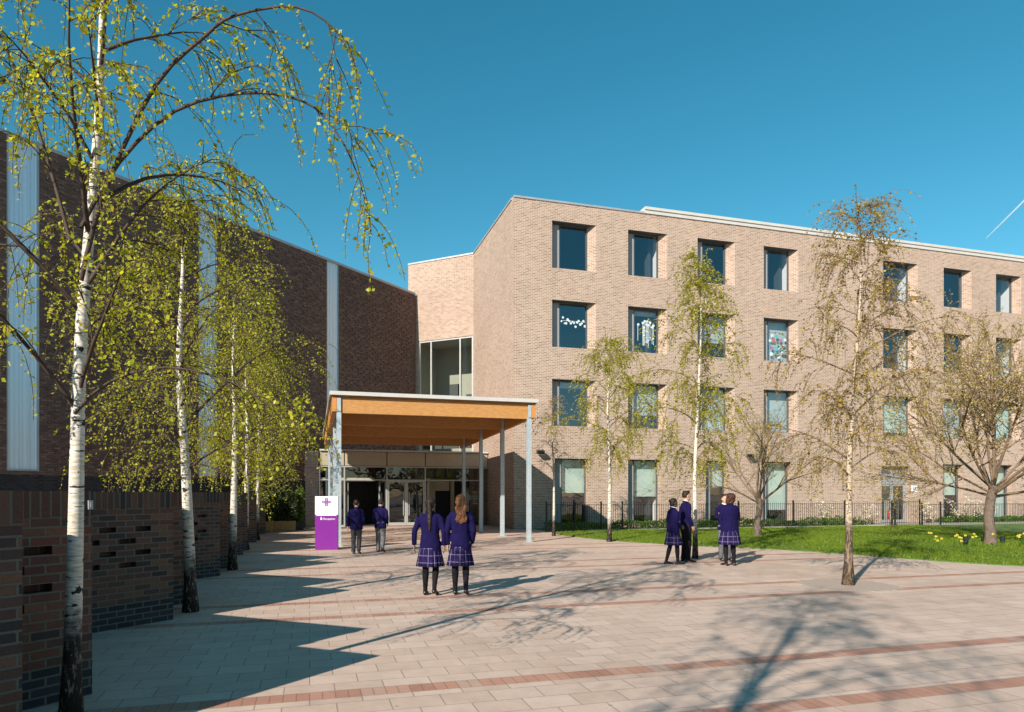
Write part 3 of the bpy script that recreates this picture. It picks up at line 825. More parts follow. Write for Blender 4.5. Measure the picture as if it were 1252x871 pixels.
# ------------------------------------------------------------------ glazed entrance lobby
A0 = Vector((-9.93, 33.75, 0))
def PE(t, n, z): return A0 + U * t - V * n + Z * z
def px_e(px):
    r = (px - CX) / F_PX
    return (r * A0.y - A0.x) / (U.x - r * U.y)
T1 = px_e(596.5)
lobby = thing("entrance_lobby", "low glazed entrance lobby with beige fascia panels under the timber canopy", "entrance", tuple(A0))
ZF, ZT, ZTR = 3.06, 3.80, 2.36
te = [px_e(q) for q in (390.5, 421, 473, 520, 590.5)]
mb = MB()
mb.box(PE((te[0] - .85) / 2 + .0, -.25, 1.9), (te[0] + .75, .5, 3.8), U)
mb.build("brick_pier", M['beige_brick'], lobby, uv=True)
mb = MB(); mb.box(PE((te[0] + T1) / 2, -1.9, 3.75), (T1 - te[0] - .05, 3.4, .06), U); mb.build("roof", M['roofing'], lobby)
mb = MB(); mb.box(PE((te[0] + T1) / 2, -.06, ZT + .04), (T1 - te[0], .36, .08), U); mb.build("roof_edge", M['white_metal'], lobby)
edges = [te[0]] + te[1:4] + [T1]
for a, b in zip(edges[:-1], edges[1:]):
    m_ = MB(); m_.box(PE((a + b) / 2, -.04, (ZF + ZT) / 2), (b - a - .05, .08, ZT - ZF - .05), U); m_.build("fascia_panel", M['bronze_panel'], lobby)
mb = MB(); mb.box(PE((te[0] + T1) / 2, -.13, (ZF + ZT) / 2), (T1 - te[0], .06, ZT - ZF - .01), U); mb.build("fascia_backing", M['dark_frame'], lobby)
mb = MB()
mb.box(PE((te[0] + T1) / 2, -.05, ZF - .03), (T1 - te[0], .14, .06), U)
for t in te[:1] + te[1:]: mb.box(PE(t, -.05, ZF / 2 - .03), (.065, .12, ZF - .06), U)
mb.box(PE((te[0] + te[4]) / 2, -.05, ZTR), (te[4] - te[0], .10, .055), U)
mb.box(PE((te[0] + te[1]) / 2, -.05, .05), (te[1] - te[0], .10, .09), U)
mb.build("frame", M['frame'], lobby)
mb = MB(); mb.box(PE((te[0] + te[1]) / 2 + .55, -.09, ZTR + .02), (te[1] - te[0] + 1.9, .03, .17), U); mb.build("transom_box", M['white_metal'], lobby)
# panes: transom lights, fixed lights
def epane(t0, t1, za, zb, n=-.06, name="pane", parent=lobby):
    m_ = MB(); m_.poly([PE(t0, n, za), PE(t1, n, za), PE(t1, n, zb), PE(t0, n, zb)]); return m_.build(name, M['lobby_glass'], parent)
for a, b in zip(te[:-1], te[1:]): epane(a + .03, b - .03, ZTR + .03, ZF - .06)
epane(te[0] + .03, te[1] - .03, .1, ZTR - .03)
op2 = (px_e(524), px_e(564))
epane(op2[1], T1 - .03, .05, ZTR - .03)
epane(te[4], T1, ZTR + .03, ZF - .06)
# doors: two closed leaves between x 473 and 520, one leaf standing open beside each doorway
def leaf(hinge, dirv, wd, hside):
    m_ = MB(); dirv = dirv.normalized(); c = lambda t, z: hinge + dirv * t + Z * z
    for t in (.04, wd - .04): m_.box(c(t, 1.18), (.08, .05, 2.30), dirv)
    m_.box(c(wd / 2, .11), (wd - .16, .05, .16), dirv); m_.box(c(wd / 2, 2.29), (wd - .16, .05, .08), dirv)
    o = m_.build("door", M['frame'], lobby)
    p_ = MB(); p_.poly([c(.08, .19), c(wd - .08, .19), c(wd - .08, 2.25), c(.08, 2.25)]); p_.build("pane", M['lobby_glass'], o)
    h_ = MB(); q = wd - .14 if hside else .14
    nn = Vector((dirv.y, -dirv.x, 0)); nn = nn if nn.y < 0 else -nn
    h_.tube([c(q, .55) + nn * .07, c(q, 1.75) + nn * .07], .02, 6); h_.box(c(q, .62) + nn * .045, (.02, .05, .02), dirv); h_.box(c(q, 1.68) + nn * .045, (.02, .05, .02), dirv)
    h_.build("handle", M['frame'], o)
dm = (te[2] + te[3]) / 2
leaf(PE(te[2] + .035, -.05, 0), U, dm - te[2] - .04, True); leaf(PE(te[3] - .035, -.05, 0), -U, te[3] - dm - .04, True)
leaf(PE(te[2] - .05, -.1, 0), V + U * -.25, .95, True)
leaf(PE(op2[0] - .0, -.1, 0), V + U * .1, .95, True)
leaf(PE(te[1] + .05, -.1, 0), V + U * .2, .95, True)
# cross emblem on the right hand glass
def cross(mb, pt, s, th):
    for k in (-1, 1):
        mb.box(pt(k * s * .09, 0), (s * .05, th, s), U); mb.box(pt(0, k * s * .09), (s, th, s * .05), U)
    for a in (-1, 1):
        mb.box(pt(a * s * .5, 0), (s * .06, th, s * .46), U); mb.box(pt(0, a * s * .5), (s * .46, th, s * .06), U)
mb = MB(); tc_ = px_e(581); cross(mb, lambda a, b: PE(tc_ + a, -.045, 1.45 + b), .62, .008); mb.build("cross_emblem", M['frame'], lobby)
# interior
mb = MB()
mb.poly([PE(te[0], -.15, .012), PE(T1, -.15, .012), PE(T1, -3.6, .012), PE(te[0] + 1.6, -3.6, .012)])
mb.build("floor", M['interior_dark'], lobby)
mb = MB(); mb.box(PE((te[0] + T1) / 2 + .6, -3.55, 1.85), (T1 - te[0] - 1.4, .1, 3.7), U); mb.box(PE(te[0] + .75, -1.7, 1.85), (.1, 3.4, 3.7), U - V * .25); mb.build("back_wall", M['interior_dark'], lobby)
mb = MB()
c0, c1 = px_e(534), px_e(564)
mb.box(PE(c0 + .18, -2.6, 1.2), (.38, .08, 2.36), U); mb.box(PE(c1 + .05, -2.6, 1.2), (.2, .08, 2.36), U); mb.box(PE((c0 + c1) / 2, -2.6, 2.1), (c1 - c0 - .26, .08, .56), U)
mb.build("inner_doorway", M['interior_cream'], lobby)

# ------------------------------------------------------------------ timber canopy on steel posts
CL = gpt(405, 668.8); CL = Vector((-5.72, 21.6, 0))
CW, CDP = 6.86, 11.9
def PC(t, s, z): return CL + U * t + V * s + Z * z
canopy = thing("entrance_canopy", "timber entrance canopy with glulam beams on galvanised steel posts", "canopy", tuple(CL))
def zc(s): return 4.93 - 0.028 * s
SL = (V + Z * -0.028).normalized()
mb = MB(); mb.box(PC(CW / 2, CDP / 2, zc(CDP / 2) - .06), (CW + .1, CDP + .1, .12), U, SL); mb.build("roof", M['white_metal'], canopy)
mb = MB(); mb.box(PC(CW / 2, CDP / 2, zc(CDP / 2) - .145), (CW - .04, CDP - .04, .04), U, SL); mb.build("soffit", M['ply'], canopy)
for s in (.12, 3.5, 7.0, 10.5):
    m_ = MB(); dp = .50 if s < 1 else .46
    m_.box(PC(CW / 2, s + .06, zc(s) - .17 - dp / 2), (CW - .36, .14, dp), U); m_.build("beam", M['glulam'], canopy)
for t in (.10, CW - .10):
    m_ = MB(); m_.box(PC(t, CDP / 2, zc(CDP / 2) - .17 - .23), (.14, CDP - .1, .46), U, SL); m_.build("side_beam", M['glulam_side'], canopy)
for s in (.10, 3.5, 7.0, 10.5):
    for t in (.22, CW - .22):
        m_ = MB(); q = .145
        zt = zc(s) - .63
        if t > 1: tt = CW - .24
        else: tt = .24
        m_.box(PC(tt, s + .06, zt / 2 + .002), (q, q, zt), U)
        m_.box(PC(tt, s + .06, .012), (q + .12, q + .12, .02), U)
        m_.box(PC(tt, s - .035, zt + .22), (.12, .012, .44), U)
        m_.build("post", M['galv'], canopy)

# ------------------------------------------------------------------ saw-tooth brick garden wall
wv = Vector((-0.92, 0.39, 0)).normalized(); pv = Vector((math.sin(R(30.5)), math.cos(R(30.5)), 0))
STEP = Vector((-1.43, 4.82, 0))
WALL_H = 1.50
Acorner = Vector((-3.12, 4.35, 0))
I_off = wv * 1.1; B_off = I_off + pv * 1.15
rest = STEP - B_off                       # = wv*L + pv*Mx
det = wv.x * pv.y - pv.x * wv.y
Lw = (rest.x * pv.y - pv.x * rest.y) / det; Lp = (wv.x * rest.y - rest.x * wv.y) / det
chain, kinds = [], []
for k in range(-2, 6):
    A_ = Acorner + STEP * k
    if k == -2: chain.append(A_)
    chain += [A_ + I_off, A_ + B_off, A_ + B_off + wv * Lw, A_ + STEP]
    kinds += ['w', 'p', 'w', 'p']
gw = thing("garden_wall", "low saw tooth wall of dark red brick with open brick gaps", "garden wall", tuple(Acorner))
TH = .22
def left_off(i):
    """mitred offset to the far side of the wall"""
    def nrm(a, b): d = (b - a).normalized(); return Vector((-d.y, d.x, 0))
    if i == 0: return nrm(chain[0], chain[1]) * TH
    if i == len(chain) - 1: return nrm(chain[-2], chain[-1]) * TH
    n1, n2 = nrm(chain[i - 1], chain[i]), nrm(chain[i], chain[i + 1])
    return (n1 + n2) * (TH / (1 + n1.dot(n2)))
back = [c + left_off(i) for i, c in enumerate(chain)]
cop = MB()
for i, kd in enumerate(kinds):
    a, b, c, d = chain[i], chain[i + 1], back[i + 1], back[i]
    L_ = (b - a).length; dr = (b - a).normalized()
    hl = []
    if kd == 'p':
        z = 1.275; r_ = 0
        for r_ in range(4):
            zz = 1.275 - .15 * r_
            q = L_ - .30 - (.2 if r_ % 2 else 0) - .215
            while q > .15:
                hl.append((q, q + .205, zz - .068, zz)); q -= .45
    m_ = MB()
    hl_ = hl
    grid_skin(m_, lambda t, n, z: a + dr * t + Z * z, 0, L_, 0, WALL_H, hl)
    nb = Vector((-dr.y, dr.x, 0)) * TH
    # back face clipped to the mitre
    t0, t1 = (d - a).dot(dr), (c - a).dot(dr)
    hb = [(max(h[0], t0 + .01), min(h[1], t1 - .01), h[2], h[3]) for h in hl if h[1] > t0 + .05 and h[0] < t1 - .05]
    bk = MB(); grid_skin(bk, lambda t, n, z: a + nb + dr * t + Z * z, t0, t1, 0, WALL_H, [])
    i0 = len(m_.v); m_.v += bk.v; m_.f += [tuple(i0 + q for q in f[::-1]) for f in bk.f]; m_.m += bk.m
    for (h0, h1, z0, z1) in hl:
        f = lambda t, n, z: a + dr * t + nb * n * .5 + Z * z
        m_.poly([f(h0, 1, z0), f(h1, 1, z0), f(h1, 1, z1), f(h0, 1, z1)])
        m_.poly([f(h0, 0, z0), f(h1, 0, z0), f(h1, 1, z0), f(h0, 1, z0)][::-1]); m_.poly([f(h0, 0, z1), f(h1, 0, z1), f(h1, 1, z1), f(h0, 1, z1)])
        m_.poly([f(h0, 0, z0), f(h0, 1, z0), f(h0, 1, z1), f(h0, 0, z1)]); m_.poly([f(h1, 0, z0), f(h1, 1, z0), f(h1, 1, z1), f(h1, 0, z1)][::-1])
    if i == 0: m_.poly([a, d, d + Z * WALL_H, a + Z * WALL_H])
    if i == len(kinds) - 1: m_.poly([b, c, c + Z * WALL_H, b + Z * WALL_H][::-1])
    m_.build("wall_panel", M['garden_brick'], gw, uv=True)
    m_ = MB()
    grow = lambda p_, q_: p_ + (p_ - q_) * 0.02
    m_.prism([grow(a, d).xy, grow(b, c).xy, grow(c, b).xy, grow(d, a).xy], WALL_H, WALL_H + .215)
    m_.build("coping", M['soldier_brick'], gw, uv=True)
# small pale lamp plates let into the soldier course
for (bi, tt) in ((5, None),):
    pass
for k, fr_ in ((0, (.35, .98)), (-1, (.8,))):
    A_ = Acorner + STEP * k
    for q in fr_:
        c = A_ + I_off + pv * (1.15 * q) + Vector((pv.y, -pv.x, 0)) * .012
        m_ = MB(); m_.box(c + Z * (WALL_H + .1), (.035, .03, .075), pv); m_.box(c + Z * (WALL_H + .1) + Vector((pv.y, -pv.x, 0)) * .017, (.015, .01, .04), pv); m_.build("wall_plate", M['coping'], gw)
# ------------------------------------------------------------------ trees
def rot_about(v, axis, ang): return Matrix.Rotation(ang, 3, axis) @ v

class Crown:
    """leaves as small folded quads, gathered in arrays"""
    def __init__(self, rnd): self.q = []; self.r = rnd
    def leaf(self, p, size, hang=0.4):
        r = self.r
        a = Vector((r.gauss(0, 1), r.gauss(0, 1), r.gauss(0, .7) - hang)).normalized()
        b = a.cross(Vector((r.gauss(0, 1), r.gauss(0, 1), r.gauss(0, 1)))).normalized()
        s = size * (.45 + 1.0 * r.random() ** 1.3)
        self.q.append((p, p + a * s * .5 + b * s * .40, p + a * s * 1.1, p + a * s * .5 - b * s * .40))
    def build(self, name, mat, parent):
        off = WLOC[parent.name]
        v = [tuple(c - off) for q in self.q for c in q]
        f = [(4 * i, 4 * i + 1, 4 * i + 2, 4 * i + 3) for i in range(len(self.q))]
        me = bpy.data.meshes.new(name); me.from_pydata(v, [], f); me.materials.append(mat); me.update()
        return link(bpy.data.objects.new(name, me), parent)

def curve(p, d, length, seg, grav, wob, rnd):
    """path that leaves along d and bends under its weight (grav > 0) or lifts (grav < 0)"""
    pts = [p.copy()]; d = d.normalized(); st = length / seg
    for k in range(seg):
        d = d + Vector((rnd.gauss(0, wob), rnd.gauss(0, wob), rnd.gauss(0, wob) - grav * (0.4 + 1.2 * k / seg)))
        d.normalize(); p = p + d * st; pts.append(p.copy())
    return pts

def tree(name, label, cat, base, h, r0, seed, group=None, mats=('birch', 'twig', 'leaf_spring'), lean=(0, 0), h0=1.9, n_limb=24, limb=(2.1, .5), elev=(58, 35),
         subs=5, twigs=5, twig_len=(.35, .8), leaf=.036, leaf_gap=.055, grav=.10, tw_grav=.5, custom=None, wob=.05, pair=2, limb_r=1.0, prof=1, flare_k=.45, fork=None, sides=12, rmul=1.0, h1=.97):
    rnd = random.Random(seed)
    root = thing(name, label, cat, tuple(base), group)
    base = Vector(base)
    tr, br, cr = MB(), MB(), Crown(rnd)
    NT = 16
    tp, trad = [], []
    ph = rnd.uniform(0, 6)
    topz = h if fork is None else fork
    for k in range(NT + 1):
        f = k / NT; z = topz * f
        wobx = .085 * math.sin(f * 7 + ph) * f + .02 * math.sin(f * 17 + ph * 2) * f
        woby = .085 * math.cos(f * 6 + ph * 1.3) * f
        tp.append(base + Vector((lean[0] * f + wobx * h / 7, lean[1] * f + woby * h / 7, z)))
        flare = 1 + flare_k * math.exp(-z / (.14 if flare_k < .6 else .32))
        trad.append(max(.006, r0 * flare * ((1 - f) ** (.75 + .35 * f) * .95 + .05 if fork is None else 1 - .22 * f)))
    tp[0] = tp[0] - Z * .06
    if fork is None:
        tr.tube(tp[:14], trad[:14], sides); br.tube(tp[13:], [trad[13], trad[13] * .7, trad[13] * .42, .003], 6, cap=False)
    else:
        tr.tube(tp, trad, sides)
    def trunk_at(z):
        f = max(0, min(.999, z / topz)) * NT; i = int(f); q = f - i
        return tp[i].lerp(tp[i + 1], q), trad[i] * (1 - q) + trad[i + 1] * q
    def hang_twig(p, d, L):
        pts = curve(p, d, L, 5, tw_grav, .09, rnd)
        br.tube(pts, [.0045 * rmul, .0038 * rmul, .0032 * rmul, .0028 * rmul, .0024 * rmul, .002 * rmul], 3, cap=False)
        n = max(2, int(L / leaf_gap))
        for j in range(n):
            f = (j + rnd.random()) / n * 5; i = min(4, int(f))
            q = pts[i].lerp(pts[i + 1], f - i)
            for _ in range(pair):
                cr.leaf(q + Vector((rnd.gauss(0, .012), rnd.gauss(0, .012), rnd.gauss(0, .01))), leaf)
    def side_dir(t, spread):
        ax = t.orthogonal().normalized(); ax = rot_about(ax, t, rnd.uniform(0, 2 * math.pi))
        return rot_about(t, ax, R(spread))
    def limb_at(pts, r, L, dens=1.0):
        seg = len(pts) - 1
        rad = [max(.004, r * (1 - k / seg) ** .9 + .003) for k in range(seg + 1)]
        br.tube(pts, rad, 7 if r > .02 else 5, cap=False)
        ns = max(2, int(subs * (0.5 + L / limb[0] * .6) * dens))
        for j in range(ns):
            f = .22 + .76 * (j + rnd.random()) / ns; q = f * seg; i = min(seg - 1, int(q))
            p = pts[i].lerp(pts[i + 1], q - i); t = (pts[i + 1] - pts[i]).normalized()
            L2 = L * rnd.uniform(.22, .42) * (1.15 - f * .6) + .15
            d2 = side_dir(t, rnd.uniform(28, 62))
            sp = curve(p, d2, L2, 6, grav * 1.8, wob * 1.3, rnd)
            r2 = max(.004, rad[i] * .5)
            br.tube(sp, [max(.003, r2 * (1 - k / 6.5)) for k in range(7)], 4, cap=False)
            for _ in range(twigs):
                f2 = rnd.uniform(.15, 1) * 6; i2 = min(5, int(f2)); p2 = sp[i2].lerp(sp[i2 + 1], f2 - i2)
                t2 = (sp[i2 + 1] - sp[i2]).normalized()
                hang_twig(p2, side_dir(t2, rnd.uniform(15, 55)), rnd.uniform(*twig_len))
        for _ in range(max(2, int(twigs * 1.5 * dens))):
            q = rnd.uniform(.35, 1) * seg; i = min(seg - 1, int(q)); p = pts[i].lerp(pts[i + 1], q - i)
            hang_twig(p, side_dir((pts[i + 1] - pts[i]).normalized(), rnd.uniform(20, 60)), rnd.uniform(*twig_len))
    if fork is None:
        for _ in range(14):
            p, r = trunk_at(h * rnd.uniform(.82, .995))
            hang_twig(p, Vector((rnd.gauss(0, .5), rnd.gauss(0, .5), 1)), rnd.uniform(*twig_len) * .7)
        a0 = rnd.uniform(0, 6)
        for i in range(n_limb):
            f = (i + rnd.random() * .8) / n_limb
            z = h0 + (h * h1 - h0) * f
            p, r = trunk_at(z)
            az = a0 + i * 2.39996 + rnd.gauss(0, .35)
            el = R(elev[0] * (1 - f) * .6 + elev[0] * .4 + (elev[1]) * f * .4 + rnd.gauss(0, 7))
            L = (limb[0] * (1 - f ** prof) ** (.75 if prof == 1 else 1.0) + limb[1]) * rnd.uniform(.6, 1.2)
            if z < h0 + .8: L *= .75
            d = Vector((math.cos(az) * math.cos(el), math.sin(az) * math.cos(el), math.sin(el)))
            pts = curve(p, d, L, 9, grav * (1 - .75 * f), wob, rnd)
            limb_at(pts, min(r * .5, .006 + .007 * L) * limb_r, L)
    else:
        top, rt = trunk_at(topz)
        a0 = rnd.uniform(0, 6)
        for i in range(n_limb):
            az = a0 + i * 2.39996 + rnd.gauss(0, .25); f = i / max(1, n_limb - 1)
            el = R(elev[0] + (elev[1] - elev[0]) * (f ** 1.1) + rnd.gauss(0, 5))
            L = limb[0] * rnd.uniform(.8, 1.1) * (1.0 if f < .7 else 1.05)
            d = Vector((math.cos(az) * math.cos(el), math.sin(az) * math.cos(el), math.sin(el)))
            p, r = trunk_at(topz * (.80 + .2 * f))
            pts = curve(p, d, L, 9, grav, wob, rnd)
            r1 = rt * rnd.uniform(.26, .42)
            limb_at(pts, r1, L)
            for _ in range(3):
                q = rnd.uniform(2, 6); i_ = int(q); p2 = pts[i_].lerp(pts[i_ + 1], q - i_)
                d2 = side_dir((pts[i_ + 1] - pts[i_]).normalized(), rnd.uniform(25, 50))
                L2 = L * rnd.uniform(.45, .65)
                limb_at(curve(p2, d2, L2, 7, grav, wob, rnd), r1 * .55, L2, .7)
    for pts, r, L in (custom or []):
        pts = [base + Vector(q) for q in pts]
        # smooth the given course
        fine = []
        for k in range(len(pts) - 1):
            p0, p1, p2, p3 = pts[max(0, k - 1)], pts[k], pts[k + 1], pts[min(len(pts) - 1, k + 2)]
            for s in range(3):
                t = s / 3
                fine.append(.5 * ((2 * p1) + (p2 - p0) * t + (2 * p0 - 5 * p1 + 4 * p2 - p3) * t * t + (3 * p1 - p0 - 3 * p2 + p3) * t ** 3))
        fine.append(pts[-1])
        limb_at(fine, r, L, 1.0)
    tr.build("trunk", M[mats[0]], root, smooth=True)
    br.build("branches", M[mats[1]], root, smooth=True)
    cr.build("crown", M[mats[2]], root)
    return root

T1 = gpt(86, 879)
rowlab = ["nearest white birch tree, its dark fissured trunk base cut by the bottom edge",
          "second birch tree along the saw tooth wall, its slim trunk bent near the base",
          "third birch tree along the saw tooth wall counted from the camera",
          "fourth birch tree along the saw tooth wall, half hidden by nearer leaves",
          "farthest birch tree along the saw tooth wall, beside the slatted planters"]
# two long arching limbs over the plaza on the first birch
c1 = [((.08, 0, 3.3), (.32, -.1, 3.93), (.71, -.14, 4.68), (1.07, -.14, 5.04), (1.30, -.14, 5.2), (1.75, -.14, 5.26), (2.05, -.14, 5.07), (2.22, -.14, 4.7)), .016, 1.5]
c2 = [((.08, 0, 3.7), (.3, .12, 4.25), (.71, .15, 4.66), (1.25, .15, 4.8), (1.7, .15, 4.74), (1.95, .15, 4.52), (2.14, .15, 4.14), (2.24, .15, 3.7)), .014, 1.4]
c3 = [((.03, 0, 2.3), (.35, -.1, 2.52), (.8, -.15, 2.62), (1.3, -.2, 2.5), (1.6, -.2, 2.3)), .011, 1.2]
c4 = [((.0, 0, 3.6), (-.2, .06, 4.2), (-.42, .1, 4.8), (-.62, .1, 5.25), (-.75, .1, 5.8)), .014, 1.3]
tree("birch_tree", rowlab[0], "tree", T1, 8.2, .061, 11, "birch trees along the saw tooth wall", lean=(.22, .1), h0=2.2, n_limb=24, limb=(1.55, .35), elev=(55, 40),
     subs=5, twigs=5, twig_len=(.3, .75), leaf=.030, leaf_gap=.038, custom=[c1, c2, c3, c4], pair=2, grav=.11)
sp = [(233, 748, 6.5, .085), (284, 697, 6.7, .085), (300, 672.5, 6.9, .085), (314, 660.5, 6.9, .085)]
for i, (px, py, h, r) in enumerate(sp):
    tree("birch_tree", rowlab[i + 1], "tree", gpt(px, py), h, r, 21 + i, "birch trees along the saw tooth wall", lean=((-.25 if i == 0 else .05), .1), h0=1.8, n_limb=26, limb=(2.0, .35), elev=(48, 40),
         subs=5, twigs=5, twig_len=(.4, .95), leaf=(.033, .036, .040, .043)[i], leaf_gap=(.066, .06, .06, .06)[i], pair=2, grav=.15)

mid = "young trees between plaza and school"
tree("birch_tree", "thin young birch behind the right front canopy post, nearly bare", "tree", gpt(677, 655.5), 5.6, .06, 31, mid, ('birch', 'twig_tan', 'bud_pale'), h0=2.3, n_limb=20, limb=(.85, .25), elev=(60, 40), subs=4, twigs=4, twig_len=(.25, .5), leaf=.035, leaf_gap=.09, pair=1)
tree("birch_tree", "slim white birch with pale green leaves at the lawn's left end", "tree", gpt(745, 662.5), 7.3, .075, 32, mid, ('birch', 'twig_tan', 'leaf_olive'), h0=2.5, n_limb=26, limb=(2.0, .15), elev=(45, 55), subs=5, twigs=5, twig_len=(.35, .95), leaf=.050, leaf_gap=.058, pair=2, prof=2.0, grav=.14)
tree("birch_tree", "tall birch in yellow green leaf standing between the two chatting pairs", "tree", gpt(850, 683), 8.1, .064, 33, mid, ('birch', 'twig_tan', 'leaf_olive'), lean=(.1, 0), h0=2.2, n_limb=28, limb=(2.0, .12), elev=(48, 60), subs=5, twigs=5, twig_len=(.4, 1.0), leaf=.046, leaf_gap=.052, pair=2, prof=1.2, grav=.14)
tree("cherry_tree", "open branched grey cherry tree on the lawn just beyond the chatting pupils", "tree", gpt(927, 656.5), 6.5, .135, 34, mid, ('cherry_bark', 'twig_tan', 'leaf_olive'), fork=1.6, n_limb=9, limb=(3.6, .5), elev=(32, 82), subs=6, twigs=6, twig_len=(.3, .6), leaf=.045, leaf_gap=.12, pair=1, grav=.015, tw_grav=.02, wob=.05)
tree("birch_tree", "birch with mottled base growing from a gravel ring in the open plaza", "tree", gpt(1037, 715.5), 7.25, .066, 35, mid, ('birch_tan', 'twig_tan', 'leaf_amber'), lean=(.2, 0), flare_k=.85, h0=1.9, n_limb=26, limb=(2.1, .2), elev=(44, 60), subs=6, twigs=6, twig_len=(.35, .9), leaf=.042, leaf_gap=.048, pair=1, prof=1.2, grav=.10)
tree("cherry_tree", "wide spreading cherry tree in pale bud with thick trunk among daffodils", "tree", gpt(1211, 667.5), 6.8, .165, 36, mid, ('cherry_bark', 'twig_tan', 'bud_pale'), fork=1.95, n_limb=14, limb=(5.0, .5), elev=(14, 78), subs=12, twigs=8, twig_len=(.3, .75), leaf=.045, leaf_gap=.085, pair=2, grav=-.01, tw_grav=.0, wob=.05)
# street side trees behind the camera, known from their shadows
tree("birch_tree", "birch behind the viewpoint casting its shadow on the front paving", "tree", (-2.9, -3.6, 0), 9.8, .12, 41, "trees behind the viewpoint", lean=(-1.6, 0), h0=4.4, n_limb=22, limb=(2.3, .35), subs=5, twigs=4, twig_len=(.35, .8), leaf=.05, leaf_gap=.12, pair=2, grav=.08)
tree("birch_tree", "birch farther behind the viewpoint beside the first", "tree", (2.4, -9.5, 0), 9.0, .11, 42, "trees behind the viewpoint", h0=2.6, n_limb=26, limb=(2.3, .35), subs=4, twigs=4, twig_len=(.35, .8), leaf=.06, leaf_gap=.13, pair=2, grav=.08)

# broad trees across the street, seen reflected in the doors
far0 = None
for i, (fx, fy, sc_) in enumerate([(-36, -26, 1.6), (-25, -29, 1.75), (-14, -27, 1.5), (-4, -28.5, 1.7), (7, -27, 1.6), (18, -28.5, 1.7), (29, -27, 1.6)]):
    if far0 is None:
        r = random.Random(400); far0 = thing("street_tree", "", "tree", (fx, fy, 0), "broad street trees behind the viewpoint"); far0["label"] = "broad dark green street tree across the road behind the viewpoint"
        cr = Crown(r); o_ = Vector((fx, fy, 0)); st = MB(); st.tube([o_, o_ + Z * 1.5, o_ + Z * 4.2], [.3, .22, .12], 8)
        cl_ = [(Vector((r.gauss(0, 1.7), r.gauss(0, 1.5), r.uniform(1.6, 6.0))), r.uniform(.8, 1.5)) for _ in range(26)]
        for q, rad_ in cl_:
            st.tube([o_ + Z * min(q.z * .6, 4), o_ + q], [.07, .02], 5, cap=False)
            for _ in range(230):
                d_ = Vector((r.gauss(0, 1), r.gauss(0, 1), r.gauss(0, .8))).normalized() * rad_ * r.random() ** .4; cr.leaf(o_ + q + d_, .22, .1)
        st.build("trunk", M['twig'], far0); cr.build("crown", M['evergreen'], far0); o2 = far0
    else:
        o2 = far0.copy(); COL.objects.link(o2)
        for ch in list(far0.children): c2_ = ch.copy(); COL.objects.link(c2_); c2_.parent = o2
    o2.location = (fx, fy, 0); o2.scale = (sc_ * 1.15, sc_ * 1.0, sc_ * .95); o2.rotation_euler = (0, 0, i * 1.3)

# gravel ring round the plaza birch
c = gpt(1037, 715.5); prn = random.Random(4)
mb = MB(); mb.prism([(c.x + (rq := .78 + .14 * prn.random()) * math.cos(k * math.pi / 30), c.y + rq * math.sin(k * math.pi / 30)) for k in range(60)], -.01, .004, bottom=False)
pit = mb.build("tree_pit", simple("pit_gravel", (0.41, 0.318, 0.262), 0.95, 0, 0.16, 30, 0.6)); tag(pit, kind="structure")

# ------------------------------------------------------------------ leafy masses
def leaf_cloud(n, pt, size, rnd):
    cr = Crown(rnd)
    for _ in range(n): cr.leaf(Vector(pt()), size, 0.0)
    return cr
rnd = random.Random(77)
def hedge(label, t0, t1, n0, n1, hgt, cnt):
    root = thing("low_hedge", label, "hedge", tuple(P((t0 + t1) / 2, (n0 + n1) / 2, 0)), "low planting along the facade")
    cr = Crown(rnd)
    for _ in range(cnt):
        t = rnd.uniform(t0, t1); top = hgt * (.72 + .28 * math.sin(t * 2.1) * math.sin(t * .9 + 1)) * (.8 + .3 * noise.noise(Vector((t * 1.7, 0, 3))))
        cr.leaf(P(t, rnd.uniform(n0, n1), .03 + top * rnd.random() ** .6), .085, -.3)
    cr.build("foliage", M['cover_leaf'], root)
hedge("long low green hedge left of the grey side door", 1.2, 18.6, .9, 2.3, .55, 9000)
tD = DOOR[1]
hedge("low green hedge right of the grey side door below the windows", tD + 1.5, 36, .15, .95, .50, 7000)

def shrub(label, pos, hgt, spread, seed):
    r = random.Random(seed); root = thing("blossom_shrub", label, "shrub", tuple(pos), "blossoming shrubs under the facade"); br = MB(); cr = Crown(r); pos = Vector(pos)
    for k in range(9):
        d = Vector((r.gauss(0, spread), r.gauss(0, spread), 1)); pts = curve(pos, d, hgt * r.uniform(.7, 1.1), 6, -.02, .09, r)
        br.tube(pts, [.012, .010, .008, .007, .005, .004, .003], 4, cap=False)
        for _ in range(16):
            q = r.uniform(2, 6); i = min(5, int(q)); c_ = pts[i].lerp(pts[i + 1], q - i) + Vector((r.gauss(0, .06), r.gauss(0, .06), r.gauss(0, .05)))
            for _ in range(3): cr.leaf(c_, .065, -.4)
    br.build("stem", M['twig'], root); cr.build("blossom", M['blossom'], root)
for i, (px, lab, hh_) in enumerate([(992, "small white blossoming shrub left of the plaza birch trunk", 1.35), (1050, "thin white blossoming shrub just left of the side door", 1.3), (1128, "bare thin shrub right of the side door with few blossoms", 1.2),
                                     (1163, "fullest white blossoming shrub in front of a ground floor window", 1.6), (1194, "pink white shrub partly behind the thick cherry trunk", 1.4)]):
    t = px_t(px) - .4
    shrub(lab, P(t, 1.4 if px < 1070 else .75, .02), hh_, .32, 50 + i)

